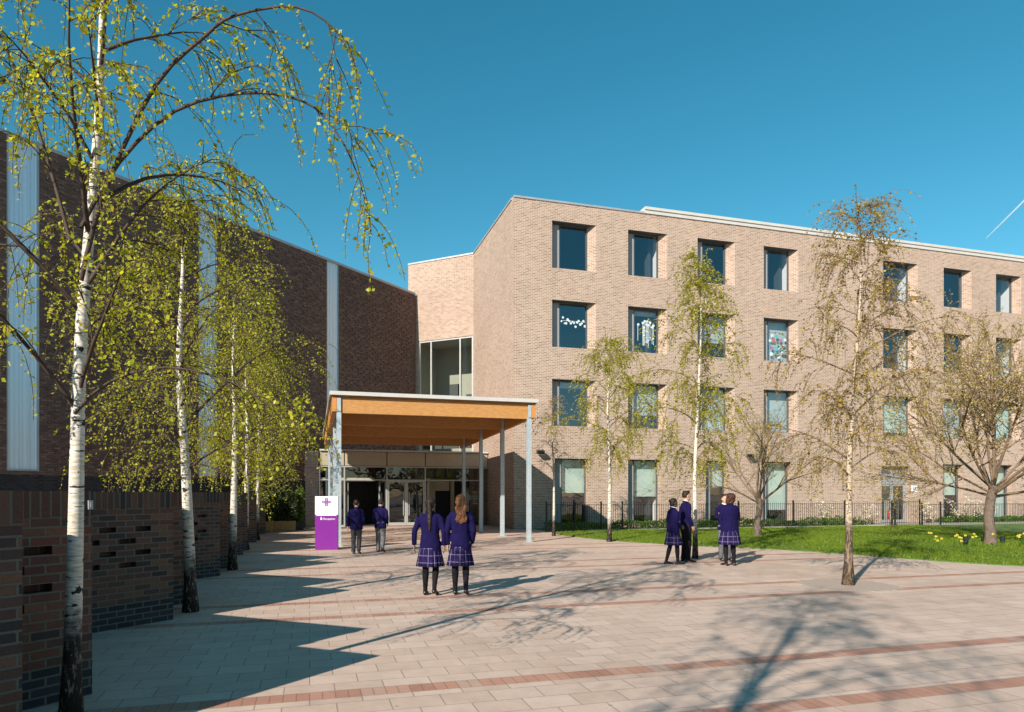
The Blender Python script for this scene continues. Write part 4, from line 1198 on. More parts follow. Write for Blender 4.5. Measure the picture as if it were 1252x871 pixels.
# daffodils round the cherry tree
for i, (px, py) in enumerate([(1135.5, 660), (1143, 661), (1148, 667), (1165, 665), (1175, 667), (1189, 664), (1194, 664), (1224, 664), (1246, 666), (1251, 662), (1184, 671), (1140, 672)]):
    r = random.Random(90 + i); pos = gpt(px, py + 6); pos.z = .03
    side = ["leftmost daffodil of the drift on the lawn", "tall daffodil second from the left of the drift", "low daffodil in front of the drift's left end", "double headed daffodil midway between railing post and cherry trunk", "small pale daffodil left of the black lawn spotlight",
            "tall daffodil right behind the black lawn spotlight", "daffodil nearest the cherry trunk on its left", "daffodil right of the cherry trunk by the second spotlight", "low daffodil near the lawn's right edge", "daffodil at the right edge of the picture",
            "flat daffodil leaves with one bloom in front of the trunk", "short daffodil with bent leaves nearest the plaza"][i]
    root = thing("daffodil", side, "flower", tuple(pos), "daffodils on the lawn")
    st, fl, tp_ = MB(), MB(), MB()
    for k in range(r.choice((1, 2, 2))):
        top = pos + Vector((r.gauss(0, .07), r.gauss(0, .05), r.uniform(.30, .40)))
        st.tube([pos, pos.lerp(top, .6) + Vector((.01, 0, 0)), top], [.006, .005, .004], 4)
        f = Vector((r.gauss(0, .5), -1, .15)).normalized(); a = f.orthogonal().normalized(); b = f.cross(a)
        for j in range(6):
            an = j * math.pi / 3; e = a * math.cos(an) + b * math.sin(an); e2 = a * math.cos(an + .5) + b * math.sin(an + .5); e3 = a * math.cos(an - .5) + b * math.sin(an - .5)
            fl.poly([top, top + e2 * .025, top + e * .046 + f * .005, top + e3 * .025])
        tp_.tube([top, top + f * .02, top + f * .04], [.013, .016, .024], 8, cap=False)
    for k in range(5):
        e = pos + Vector((r.gauss(0, .09), r.gauss(0, .07), r.uniform(.18, .3))); s_ = Vector((.008, 0, 0)); m_ = pos.lerp(e, .55) + Z * .05
        st.poly([pos - s_, pos + s_, m_ + s_, m_ - s_]); st.poly([m_ - s_, m_ + s_, e])
    st.build("stem", M['cover_leaf'], root); fl.build("petals", M['daffodil'], root); tp_.build("trumpet", M['daffodil'], root)

# evergreen plants in planters at the end of the wall
def planter(label, px, py, wid, dep, hgt):
    pos = gpt(px, py); root = thing("timber_planter", label, "planter", tuple(pos), "slatted timber planters"); m_ = MB()
    n = 6
    for k in range(n):
        z = .03 + (k + .5) * (hgt - .03) / n
        for s in (-1, 1):
            m_.box(pos + V * (dep / 2 * s) + Z * z, (wid, .025, hgt / n - .018), U); m_.box(pos + U * (wid / 2 * s) + Z * z, (.025, dep - .03, hgt / n - .018), U)
    m_.build("slats", M['planter_wood'], root); c_ = MB()
    for sx_ in (-1, 1):
        for sy in (-1, 1): c_.box(pos + U * (wid / 2 - .05) * sx_ + V * (dep / 2 - .05) * sy + Z * (hgt / 2), (.06, .06, hgt), U)
    c_.build("corner_post", M['planter_wood'], root); s_ = MB(); s_.box(pos + Z * (hgt - .08), (wid - .06, dep - .06, .04), U); s_.build("soil", M['roofing'], root)
    return pos
def bush(label, pos, w_, d_, h_, z0, n, seed, cat="shrub", name="evergreen_bush", mat='evergreen'):
    r = random.Random(seed); pos = Vector(pos) + Z * z0; root = thing(name, label, cat, tuple(pos), "evergreens by the planters"); cr = Crown(r); st = MB()
    for k in range(7):
        d = Vector((r.gauss(0, .25) * w_, r.gauss(0, .25) * d_, 1)); pts = curve(pos, d, h_ * r.uniform(.6, .95), 5, -.01, .06, r); st.tube(pts, [.02, .016, .013, .01, .007, .004], 5, cap=False)
    for _ in range(n):
        u_, v_, z_ = r.uniform(-.5, .5), r.uniform(-.5, .5), r.random()
        k = 1 - .55 * abs(z_ - .45) ** 1.5 + .25 * noise.noise(Vector((u_ * 3 + seed, v_ * 3, z_ * 4)))
        cr.leaf(pos + U * (u_ * w_ * k) + V * (v_ * d_ * k) + Z * (z_ * h_ * (1 - .3 * abs(u_))), .10, .1)
    st.build("stem", M['twig'], root); cr.build("foliage", M[mat], root)
p1 = planter("long slatted timber planter under dark evergreens", 346, 649.5, 1.05, .5, .46)
p2 = planter("short slatted timber planter beside the last birch trunk", 323, 651, .7, .5, .48)
bush("dark evergreen filling the long timber planter", p1, 1.2, .6, 1.55, .42, 2200, 5)
bush("dark evergreen behind the short timber planter", p2, .8, .5, 1.4, .42, 1400, 6)
pp = gpt(366, 648.5)
pot = thing("black_pot", "square black plant pot by the brick pier of the lobby", "plant pot", tuple(pp)); m_ = MB()
q = .34
for s in (-1, 1):
    m_.box(pp + U * (q / 2 * s) + Z * .21, (.03, q + .03, .42), U); m_.box(pp + V * (q / 2 * s) + Z * .21, (q - .03, .03, .42), U)
m_.box(pp + Z * .02, (q - .03, q - .03, .03), U); m_.build("pot", M['black_metal'], pot); m_ = MB(); m_.box(pp + Z * .36, (q - .03, q - .03, .04), U); m_.build("soil", M['roofing'], pot)
bush("climbing green plant rising from the black pot", pp, .42, .35, 1.6, .34, 900, 8, "plant", "climbing_plant", 'cover_leaf')

# ------------------------------------------------------------------ railings
def railing(name, label, t0, t1, posts, hgt, n=FENCE_N, cat="railing"):
    root = thing(name, label, cat, tuple(P((t0 + t1) / 2, n, 0)), "black railings in front of the school")
    m_ = MB()
    for z in (.16, hgt - .06): m_.box(P((t0 + t1) / 2, n, z), (t1 - t0, .035, .012), U)
    m_.build("rail", M['black_metal'], root); m_ = MB(); t = t0 + .06
    while t < t1:
        m_.box(P(t, n, hgt / 2 + .01), (.013, .013, hgt - .05), U); t += .115
    m_.build("bars", M['black_metal'], root)
    for t in posts:
        m_ = MB(); m_.box(P(t, n, (hgt + .06) / 2), (.06, .06, hgt + .06), U); m_.box(P(t, n, hgt + .07), (.07, .07, .02), U); m_.build("post", M['black_metal'], root)
pf = lambda px: (lambda r: ((E0 - V * FENCE_N).y * r - (E0 - V * FENCE_N).x) / (U.x - U.y * r))((px - CX) / F_PX)
left_posts = [pf(q) for q in (668, 703, 735, 761, 822, 903, 970, 1033, 1091)]
railing("railing", "long black railing left of the gate, behind the chatting pupils", left_posts[0], left_posts[-1], left_posts, 1.24)
gp = [pf(1093.5), pf(1125.5)]
railing("gate", "black barred gate in front of the grey side door", gp[0] + .05, gp[1] - .05, [gp[0] + .05, gp[1] - .05], 1.30, cat="gate")
rp_ = [pf(q) for q in (1127.5, 1150, 1211, 1262, 1310)]
railing("railing", "black railing right of the gate, behind the thick cherry trunk", rp_[0], rp_[-1], rp_, 1.16)

# ------------------------------------------------------------------ small things on and round the buildings
def floodlight(label, px, z):
    t = px_t(px); c = P(t, .16, z); root = thing("floodlight", label, "floodlight", tuple(c), "floodlights on the beige facade"); m_ = MB()
    m_.box(c - V * .10, (.34, .22, .16), U, (V * -1 + Z * -.35)); m_.build("housing", M['black_metal'], root)
    m_ = MB(); m_.box(P(t, .05, z), (.12, .10, .12), U); m_.tube([P(t, .08, z), c], .02, 6); m_.build("bracket", M['dark_frame'], root)
    m_ = MB(); m_.box(c - V * .10 - Z * .09, (.28, .16, .012), U, (V * -1 + Z * -.35)); m_.build("lens", M['frame'], root)
floodlight("black floodlight on the facade beside the canopy's front post", 659, 3.62)
floodlight("black floodlight on the facade above the chatting pupils", 914, 3.62)

t = px_t(1118); c = P(t, .012, 1.95); ws = thing("wall_sign", "small white sign with a blue green pictogram right of the side door", "sign", tuple(c)); m_ = MB()
m_.box(c, (.42, .014, .36), U); m_.build("plate", M['white_plain'], ws); m_ = MB(); m_.box(P(t, .022, 1.95), (.20, .006, .18), U); m_.build("pictogram", simple("sign_teal", (.05, .35, .42), .4), ws)
m_ = MB(); m_.box(P(t, .027, 1.95), (.05, .004, .12), U); m_.box(P(t, .027, 1.99), (.12, .0042, .03), U); m_.build("figure", M['white_plain'], ws)
c = P(px_t(1113.4), .05, 2.55); cl = thing("door_camera", "tiny red and black entry unit beside the door head", "entry unit", tuple(c)); m_ = MB(); m_.box(c, (.12, .09, .08), U); m_.build("housing", M['black_metal'], cl); m_ = MB(); m_.tube([c + V * -.04, c + V * -.08], .03, 8); m_.build("lens", M['red'], cl)

t = DOOR[1] - .45; c = P(t, -.9, .05); ex = thing("fire_extinguisher", "red fire extinguisher standing inside the right leaf of the side door", "extinguisher", tuple(c)); m_ = MB()
m_.tube([c, c + Z * .02, c + Z * .55, c + Z * .64, c + Z * .68], [.12, .13, .13, .09, .04], 14); m_.build("cylinder", M['red'], ex, smooth=True); m_ = MB()
m_.box(c + Z * .72, (.05, .16, .05), U); m_.tube([c + Z * .72, c + Z * .70 - V * .14, c + Z * .4 - V * .17, c + Z * .2 - V * .15], .015, 6); m_.build("nozzle", M['black_metal'], ex)

for i, (px, py, lab) in enumerate([(1181, 668, "black spotlight in the grass left of the thick cherry trunk"), (1226, 667, "black spotlight in the grass right of the thick cherry trunk")]):
    c = gpt(px, py); c.z = .03; sl = thing("lawn_spotlight", lab, "spotlight", tuple(c), "black lawn spotlights"); m_ = MB()
    m_.tube([c, c + Z * .08], .025, 8); m_.box(c + Z * .005, (.14, .14, .02), U); m_.build("base", M['black_metal'], sl); m_ = MB()
    ax = Vector((.35, .5, .75)).normalized(); q = c + Z * .13
    m_.tube([q - ax * .09, q - ax * .05, q + ax * .09, q + ax * .11], [.04, .07, .09, .09], 12); m_.build("housing", M['black_metal'], sl)

# paper decorations behind panes of the third storey
def pane_pt(ci, fx, fz, ri=1, n=-.42):
    w_ = [q for q in wins if q[5] == ri and q[6] == ci][0]; ta = w_[0] + .6; tb = w_[2] - .06
    return P(ta + (tb - ta) * fx, n, w_[3] + (w_[4] - w_[3]) * fz)
def disc(mb, c, r, n=10, th=.006):
    pts = [c + U * r * math.cos(2 * math.pi * k / n) * (1 if k % 2 else .8) + Z * r * math.sin(2 * math.pi * k / n) * (1 if k % 2 else .8) for k in range(n)]
    mb.poly([p - V * th for p in pts][::1]); mb.poly([p for p in pts][::-1])
    for k in range(n): mb.poly([pts[k], pts[(k + 1) % n], pts[(k + 1) % n] - V * th, pts[k] - V * th])
rnd = random.Random(3)
paper = simple("white_paper", (.85, .85, .84), .9, 0, .02)
m_ = MB()
for k in range(16): disc(m_, pane_pt(0, .02 + k * .064, .60 + .05 * math.sin(k * 1.9) + rnd.gauss(0, .03)), rnd.uniform(.045, .075), 12)
for k in range(15): m_.box(pane_pt(0, .05 + k * .064, .62), (.12, .005, .02), U)
o = m_.build("paper_garland", paper, loc=pane_pt(0, .5, .6)); tag(o, "white paper snowflake garland across the upper left classroom window", "paper garland")
m_ = MB()
for k, (fx, zt_) in enumerate([(.14, .66), (.36, .70), (.45, .74), (.52, .68), (.62, .66), (.70, .72), (.80, .62), (.86, .66), (.40, .60), (.57, .74)]):
    disc(m_, pane_pt(1, fx, zt_), .075, 12); a = pane_pt(1, fx, zt_); b = pane_pt(1, fx - (.04 if k == 0 else 0), .12 + rnd.random() * .2 if k else .3)
    m_.box((a + b) / 2, (.028, .006, (a - b).length), U)
    if k: disc(m_, pane_pt(1, fx, .25 + .3 * rnd.random()), .045, 8)
o = m_.build("paper_flowers", paper, loc=pane_pt(1, .5, .5)); tag(o, "tall white paper flowers on stalks in a classroom window", "paper flowers")
cols_ = [simple("paper_" + n_, c_, .9, 0, .02) for n_, c_ in (("teal", (.12, .48, .45)), ("pink", (.62, .14, .20)), ("white", (.8, .8, .78)), ("blue", (.15, .45, .6)), ("green", (.25, .5, .28)))]
m_ = MB()
for (fx, fz, r, ci) in [(.2, .64, .10, 2), (.45, .62, .11, 0), (.08, .52, .09, 2), (.28, .54, .12, 1), (.66, .54, .11, 1), (.9, .56, .09, 2), (.1, .42, .08, 3), (.2, .34, .1, 1), (.42, .33, .14, 3), (.62, .34, .09, 2), (.7, .35, .11, 4), (.8, .42, .08, 2), (.15, .2, .12, 2), (.36, .22, .1, 0), (.75, .24, .11, 2), (.9, .25, .12, 3), (.55, .14, .1, 2), (.5, .46, .08, 0)]:
    i0 = len(m_.m); disc(m_, pane_pt(3, fx, fz), r, 10); m_.m[i0:] = [ci] * (len(m_.m) - i0)
o = m_.build("paper_bouquet", cols_, loc=pane_pt(3, .5, .4)); tag(o, "pink, teal and white paper flowers stuck in a classroom window", "paper flowers")
m_ = MB(); c = pane_pt(4, .72, .27, 0, -.45); m_.tube([c, c - Z * .35], .16, 12); m_.tube([c + Z * .02, c], [.18, .17], 12)
o = m_.build("window_fan", M['frame'], loc=c); tag(o, "round grey fan standing inside a top floor window", "fan")

# vapour trail far away
def skyp(px, py, d): return Vector(((px - CX) / F_PX * d, d, EYE + (HY - py) / F_PX * d))
a, b = skyp(1206, 291.5, 3200), skyp(1262, 236, 3500)
m, nt, N, L, out = newmat("vapour_trail"); p = N.new("ShaderNodeBsdfDiffuse"); p.inputs[0].default_value = (.9, .92, .95, 1); t_ = N.new("ShaderNodeBsdfTransparent"); mx = N.new("ShaderNodeMixShader"); mx.inputs[0].default_value = .42
tl = N.new("ShaderNodeBsdfTranslucent"); ad = N.new("ShaderNodeMixShader"); L.new(p.outputs[0], ad.inputs[1]); L.new(tl.outputs[0], ad.inputs[2]); L.new(t_.outputs[0], mx.inputs[1]); L.new(ad.outputs[0], mx.inputs[2]); L.new(mx.outputs[0], out.inputs[0])
m_ = MB(); n = 24; pts = [a.lerp(b, k / n) for k in range(n + 1)]; m_.tube(pts, [1.0 + 4.5 * (k / n) ** .7 + .8 * noise.noise(Vector((k * .7, 0, 0))) for k in range(n + 1)], 8)
o = m_.build("vapour_trail", m, loc=a, smooth=True); tag(o, "thin white vapour trail in the blue sky at upper right", "vapour trail")
# ------------------------------------------------------------------ people
def skin_mat(name, skin):
    m, nt, N, L, out = newmat(name); p = N.new("ShaderNodeBsdfPrincipled"); p.inputs["Base Color"].default_value = rgba(skin); p.inputs["Roughness"].default_value = .55
    p.inputs["Subsurface Weight"].default_value = .1; p.inputs["Subsurface Radius"].default_value = (.02, .01, .005); L.new(p.outputs[0], out.inputs[0]); return m
SKIN = {'light': skin_mat("skin_light", (.50, .30, .22)), 'mid': skin_mat("skin_mid", (.32, .18, .115)), 'dark': skin_mat("skin_dark", (.10, .055, .035))}
M['eye'] = simple("eye_dark", (.02, .015, .012), .2, 0, .02); M['lips'] = simple("lips", (.30, .10, .08), .5, 0, .02)
def cloth(name, col, b=.35):
    return simple(name, col, .9, 0, .10, 14, b, .08)
M['blazer'] = cloth("purple_blazer_wool", (.0095, .007, .048)); M['tights'] = cloth("black_tights", (.014, .012, .016)); M['trouser_grey'] = cloth("grey_trousers", (.05, .05, .055)); M['trouser_black'] = cloth("black_trousers", (.014, .014, .02)); M['trouser_pale'] = cloth("pale_grey_trousers", (.13, .13, .14))
M['shoe'] = simple("black_shoe", (.012, .011, .011), .3, 0, .1, 9); M['shirt'] = cloth("white_shirt", (.75, .74, .74), .1)
def hair_mat(name, c1, c2):
    m, nt, N, L, out = newmat(name); p = N.new("ShaderNodeBsdfPrincipled"); tc = N.new("ShaderNodeTexCoord")
    f = noise_n(N, L, scaled(N, L, tc.outputs["Object"], (60, 60, 7)), 1.0, 4, .7); r = ramp(N, [(.3, c1), (.7, c2)]); L.new(f, r.inputs[0]); L.new(r.outputs[0], p.inputs["Base Color"])
    p.inputs["Roughness"].default_value = .5; p.inputs["Specular IOR Level"].default_value = .25; L.new(bump(N, L, f, .9, .01), p.inputs["Normal"]); L.new(p.outputs[0], out.inputs[0]); return m
HAIR = {'black': hair_mat("hair_black", (.008, .006, .006), (.025, .018, .016)), 'brown': hair_mat("hair_brown", (.012, .007, .005), (.032, .018, .011)), 'auburn': hair_mat("hair_auburn", (.05, .018, .007), (.20, .08, .027)), 'redbrown': hair_mat("hair_redbrown", (.025, .010, .007), (.085, .030, .018))}
def tartan_mat():
    m, nt, N, L, out = newmat("tartan_skirt_cloth"); p = N.new("ShaderNodeBsdfPrincipled"); p.inputs["Roughness"].default_value = .9; p.inputs["Specular IOR Level"].default_value = .08
    uv = N.new("ShaderNodeUVMap"); uv.uv_map = "cloth"; sx = N.new("ShaderNodeSeparateXYZ"); L.new(uv.outputs[0], sx.inputs[0])
    def line(o, per, w, ph):
        a = mathn(N, L, 'FRACT', mathn(N, L, 'ADD', mathn(N, L, 'DIVIDE', o, per), ph)); return mathn(N, L, 'LESS_THAN', a, w / per)
    wl_ = mathn(N, L, 'MAXIMUM', line(sx.outputs["X"], .10, .007, .1), line(sx.outputs["Y"], .12, .007, .35))
    dk = mathn(N, L, 'MAXIMUM', line(sx.outputs["X"], .10, .035, .45), line(sx.outputs["Y"], .10, .035, .7))
    col = mixc(N, L, mathn(N, L, 'MULTIPLY', dk, .6), (.018, .012, .062), (.010, .007, .036)); col = mixc(N, L, wl_, col, (.19, .165, .27)); L.new(col, p.inputs["Base Color"]); L.new(p.outputs[0], out.inputs[0]); return m
M['tartan'] = tartan_mat()

def ring(c, d, ra, rb=None, up=None):
    d = Vector(d).normalized(); a = Vector((1, 0, 0)) if abs(d.x) < .8 else Vector((0, 1, 0)); a = (a - d * a.dot(d)).normalized(); b = d.cross(a)
    return (Vector(c), a * ra, b * (rb if rb else ra))
def limb_rings(pts, rad):
    out = []; pts = [Vector(p) for p in pts]
    for k, p in enumerate(pts):
        d = pts[min(k + 1, len(pts) - 1)] - pts[max(0, k - 1)]
        r = rad[k]; out.append(ring(p, d, *(r if isinstance(r, tuple) else (r,))))
    return out

def person(label, pos, H, facing, sex='girl', hair=('black', 'ponytail'), skin='light', legs=None, arms=None, lower='skirt', group=None, tr_mat='trouser_grey', turn=0.0, seed=0, build=1.0, lean=0.0, collar=False):
    """local figure: 1.66 m tall, facing +Y, feet on the ground; facing in degrees clockwise from +Y"""
    root = thing("person", label, "person", tuple(pos), group); root.rotation_euler = (0, 0, -R(facing)); S = H / 1.66; off = WLOC[root.name]
    girl = sex == 'girl'; sw = (.165 if girl else .185) * build
    T = lambda q: off + Vector(q) * S            # children stay unrotated in the root's own frame
    def sc(rings): return [(off + c * S, a * S, b * S) for c, a, b in rings]
    L_ = legs or dict(l=((-.085, 0, .86), (-.09, .04, .46), (-.09, -.02, .085), 0), r=((.085, 0, .86), (.09, .10, .47), (.09, .13, .085), 0))
    A_ = arms or dict(l=((-sw, 0, 1.345), (-sw - .06, -.02, 1.06), (-sw - .055, .06, .82)), r=((sw, 0, 1.345), (sw + .06, -.02, 1.06), (sw + .055, .06, .82)))
    b = MB()
    # torso and neck
    tz = [(.80, .13, .10), (.88, .165, .115), (.96, .150, .105), (1.04, .130, .092), (1.14, .142, .10), (1.24, .155, .108), (1.32, .150, .095), (1.37, .11, .075), (1.40, .055, .055)]
    b.loft(sc([(Vector((0, lean * (z - .85), z)), Vector((rx * build, 0, 0)), Vector((0, ry * build, 0))) for z, rx, ry in tz]))
    hc = Vector((0, .02 + lean * .7, 1.55))
    b.loft(sc(limb_rings([(0, lean * .5 - .01, 1.36), (0, lean * .55, 1.42), hc - Z * .04], [.055, .050, .052])))
    Rh = Matrix.Rotation(-R(turn), 3, 'Z')
    def hp(v): return hc + Rh @ Vector(v)
    def head_ring(z, cy, rx, ry): return (hp((0, cy, z)), Rh @ Vector((rx, 0, 0)), Rh @ Vector((0, ry, 0)))
    b.loft(sc([head_ring(*q) for q in [(-.108, .050, .022, .022), (-.095, .045, .040, .045), (-.07, .022, .058, .072), (-.03, .005, .068, .088), (.01, .0, .074, .095), (.05, -.004, .075, .096), (.08, -.008, .064, .082), (.10, -.01, .040, .052), (.109, -.01, .012, .016)]]))
    b.loft(sc([(hp((0, .088, .012)), Rh @ Vector((.008, 0, 0)), Rh @ Vector((0, .010, 0))), (hp((0, .100, -.012)), Rh @ Vector((.012, 0, 0)), Rh @ Vector((0, .014, 0))), (hp((0, .104, -.026)), Rh @ Vector((.016, 0, 0)), Rh @ Vector((0, .014, 0))), (hp((0, .092, -.034)), Rh @ Vector((.010, 0, 0)), Rh @ Vector((0, .008, 0)))]))
    for s in (-1, 1):
        e = hp((.076 * s, -.008, -.006)); b.ellipsoid(off + e * S, .012 * S, .020 * S, .030 * S, 8, 6)
        b.ellipsoid(off + hp((.030 * s, .078, -.045)) * S, .022 * S, .018 * S, .018 * S, 8, 6)
    b.ellipsoid(off + hp((0, .088, -.058)) * S, .022 * S, .012 * S, .010 * S, 8, 6)
    # legs and feet
    for k in 'lr':
        hip, kn, an, toe = L_[k]; hip, kn, an = Vector(hip), Vector(kn), Vector(an)
        b.loft(sc(limb_rings([hip + Z * .03, hip - Z * .06, hip.lerp(kn, .55), kn, kn.lerp(an, .3), kn.lerp(an, .7), an, an - Z * .04], [.085, .085, .068, .052, .054, .040, .033, .036])))
        fd = Vector((math.sin(R(toe)), math.cos(R(toe)), 0)); lift = an.z - .085
        pitch = Vector((0, 0, -min(.9, lift * 4)))
        f0 = an + Vector((0, 0, -.055)) - fd * .05
        b.loft(sc([(f0 + (fd * .24 + pitch * .24) * q + Z * 0, Vector((fd.y, -fd.x, 0)) * w, Vector((0, 0, 1)) * hh) for q, w, hh in [(0, .026, .024), (.15, .034, .034), (.5, .038, .030), (.8, .042, .020), (1.0, .028, .012)]]))
    # arms and five fingered hands
    for k, s in (('l', -1), ('r', 1)):
        sh, el, wr = (Vector(q) for q in A_[k])
        b.loft(sc(limb_rings([sh + Vector((-s * .06, 0, -.02)), sh + Vector((-s * .02, 0, -.035)), sh.lerp(el, .5), el, el.lerp(wr, .35), wr], [.036, .036, .038, .034, .034, .025])))
        d = (wr - el).normalized(); side = Vector((s, 0, 0)); side = (side - d * side.dot(d)); side = side.normalized() if side.length > .05 else Vector((0, 1, 0)); fw = d.cross(side) * (-s); fw.normalize()
        if fw.y < 0: fw = -fw
        pc = wr + d * .045
        b.loft(sc([(wr - d * .01, fw * .026, side * .018), (wr + d * .03, fw * .036, side * .016), (wr + d * .075, fw * .040, side * .014), (wr + d * .088, fw * .034, side * .010)]))
        for j, (o_, ln) in enumerate(((.029, .070), (.010, .078), (-.010, .073), (-.028, .058))):
            p0 = wr + d * .075 + fw * o_; p1 = p0 + d * ln * .5 - side * .006; p2 = p1 + d * ln * .42 - side * .018
            b.loft(sc(limb_rings([p0, p1, p2], [.0095, .0088, .0072])))
        t0 = wr + d * .022 + fw * .028; t1 = t0 + d * .030 + fw * .022 - side * .006; t2 = t1 + d * .030 + fw * .004 - side * .008
        b.loft(sc(limb_rings([t0, t1, t2], [.013, .011, .008])))
    eyes = [hp((.030 * s, .082, .004)) * S for s in (-1, 1)]; lip = hp((0, .094, -.058)) * S
    def paint(me):
        mi = np.zeros(len(me.polygons), dtype=np.int32)
        for p in me.polygons:
            c = p.center
            if c.z < (hc.z - .12) * S: continue
            if min((c - e).length for e in eyes) < .011 * S: mi[p.index] = 1
            elif abs((c - lip).z) < .008 * S and (c - lip).length < .024 * S: mi[p.index] = 2
        me.polygons.foreach_set("material_index", mi)
    remesh_obj("body", b, [SKIN[skin], M['eye'], M['lips']], root, .0085 * S, 2, extra=paint)
    # blazer
    b = MB(); hem = .74 if girl else .76
    tz = [(hem, .188, .138), (.84, .186, .138), (.94, .172, .128), (1.04, .158, .118), (1.14, .164, .122), (1.24, .176, .128), (1.31, .176, .118), (1.355, .150, .098), (1.39, .088, .078), (1.41, .066, .064)]
    b.loft(sc([(Vector((0, lean * (z - .85), z)), Vector((rx * build, 0, 0)), Vector((0, ry * build, 0))) for z, rx, ry in tz]))
    for k, s in (('l', -1), ('r', 1)):
        sh, el, wr = (Vector(q) for q in A_[k]); e2 = el.lerp(wr, .97)
        b.loft(sc(limb_rings([sh + Vector((-s * .07, 0, .0)), sh + Vector((-s * .012, 0, -.022)), sh.lerp(el, .2), sh.lerp(el, .6), el, el.lerp(wr, .5), e2], [.056, .056, .056, .052, .050, .045, .041])))
    bo = remesh_obj("blazer", b, M['blazer'], root, .013 * S, 3, .007, 6.0)
    # collar roll and back vent give the blazer its edges
    b = MB(); pts = [(.070 * math.cos(an) * 1.0, .068 * math.sin(an) + lean * .52 - .004, 1.415 - .02 * math.sin(an)) for an in [R(q) for q in range(140, 401, 20)]]
    b.tube([T(q) for q in pts], .014 * S, 6); b.build("collar", M['blazer'], bo, smooth=True)
    if collar:
        b = MB(); pts = [(.054 * math.cos(an), .054 * math.sin(an) + lean * .55, 1.43 - .012 * math.sin(an)) for an in [R(q) for q in range(0, 361, 20)]]
        b.tube([T(q) for q in pts], .016 * S, 6)
        b.poly([T((-.03, .115 + lean * .4, 1.37)), T((.03, .115 + lean * .4, 1.37)), T((.008, .134 + lean * .3, 1.15)), T((-.008, .134 + lean * .3, 1.15))])
        b.build("shirt", M['shirt'], root, smooth=True)
    if lower == 'skirt':
        b = MB(); NS = 72; rows = 7; z0, z1 = .88, .49; r0_, r1_ = .165, .225; i0 = 0; uvs = []
        for j in range(rows):
            f = j / (rows - 1)
            for k in range(NS):
                an = 2 * math.pi * k / NS; pl = (.016 * f) * math.sin(an * 18 + .6 * math.sin(an * 3 + seed)) + .012 * f * math.sin(an * 4 + seed)
                rx = (r0_ + (r1_ - r0_) * f) * build + pl; ry = (r0_ * .74 + (r1_ * .82 - r0_ * .74) * f) * build + pl
                b.v.append(tuple(T((rx * math.cos(an), ry * math.sin(an) + .01 * f, z0 + (z1 - z0) * f))))
        for j in range(rows - 1):
            for k in range(NS):
                k2 = (k + 1) % NS; b.f.append((j * NS + k, (j + 1) * NS + k, (j + 1) * NS + k2, j * NS + k2)); b.m.append(0)
                ua, ub = k / NS * 1.2, (k + 1) / NS * 1.2; va, vb = j / (rows - 1) * (z0 - z1), (j + 1) / (rows - 1) * (z0 - z1); uvs += [(ua, va), (ua, vb), (ub, vb), (ub, va)]
        o = b.build("skirt", M['tartan'], root, smooth=True); lay = o.data.uv_layers.new(name="cloth"); lay.data.foreach_set("uv", np.array(uvs).ravel())
        sd = o.modifiers.new("thick", 'SOLIDIFY'); sd.thickness = .004
        b = MB()
        for k in 'lr':
            hip, kn, an, toe = (Vector(q) if i < 3 else q for i, q in enumerate(L_[k]))
            b.loft(sc(limb_rings([hip - Z * .02, hip.lerp(kn, .5), kn, kn.lerp(an, .3), kn.lerp(an, .7), an, an - Z * .05], [.088, .074, .057, .059, .045, .038, .042])))
        remesh_obj("tights", b, M['tights'], root, .012 * S, 2)
    else:
        b = MB()
        b.loft(sc([(Vector((0, 0, z)), Vector((rx * build, 0, 0)), Vector((0, ry * build, 0))) for z, rx, ry in [(.78, .165, .115), (.86, .178, .125), (.96, .165, .118)]]))
        for k in 'lr':
            hip, kn, an, toe = (Vector(q) if i < 3 else q for i, q in enumerate(L_[k]))
            b.loft(sc(limb_rings([hip + Z * .02, hip - Z * .08, hip.lerp(kn, .5), kn, kn.lerp(an, .4), kn.lerp(an, .8), an - Z * .035], [.098, .096, .084, .072, .068, .066, .066])))
        remesh_obj("trousers", b, M[tr_mat], root, .013 * S, 3, .006, 7.0)
    for k in 'lr':
        hip, kn, an, toe = (Vector(q) if i < 3 else q for i, q in enumerate(L_[k])); fd = Vector((math.sin(R(toe)), math.cos(R(toe)), 0)); lift = an.z - .085; pitch = Vector((0, 0, -min(.9, lift * 4)))
        sd_ = Vector((fd.y, -fd.x, 0)); f0 = an - Z * .047 - fd * .06; b = MB(); ax = (fd + pitch).normalized(); up = sd_.cross(ax); up = -up if up.z < 0 else up
        b.loft(sc([(f0 + ax * .265 * q - up * (.038 - hh), sd_ * w, up * hh) for q, w, hh in [(0, .026, .030), (.06, .034, .038), (.25, .036, .040), (.5, .042, .034), (.75, .047, .026), (.92, .040, .020), (1.0, .022, .014)]]))
        b.build("shoe", M['shoe'], root, smooth=True)
    # hair
    colr, style = hair; b = MB(); r = random.Random(seed)
    def E(q, rx, ry, rz): 
        c = hp(q); b.ellipsoid(off + c * S, rx * S, ry * S, rz * S, 12, 8)
    if style == 'short':
        b.loft(sc([head_ring(*q) for q in [(-.035, -.045, .066, .058), (.0, -.034, .079, .074), (.045, -.020, .083, .088), (.075, -.010, .079, .092), (.105, -.006, .062, .074), (.122, -.006, .030, .040)]]))
        for k in range(14): E((r.uniform(-.05, .05), r.uniform(-.07, .075), .10 + r.uniform(0, .015)), .022, .024, .016)
    else:
        b.loft(sc([head_ring(*q) for q in [(-.075, -.052, .058, .046), (-.03, -.042, .078, .066), (.01, -.032, .084, .076), (.05, -.020, .085, .092), (.08, -.012, .075, .086), (.108, -.010, .050, .058), (.120, -.01, .02, .026)]]))
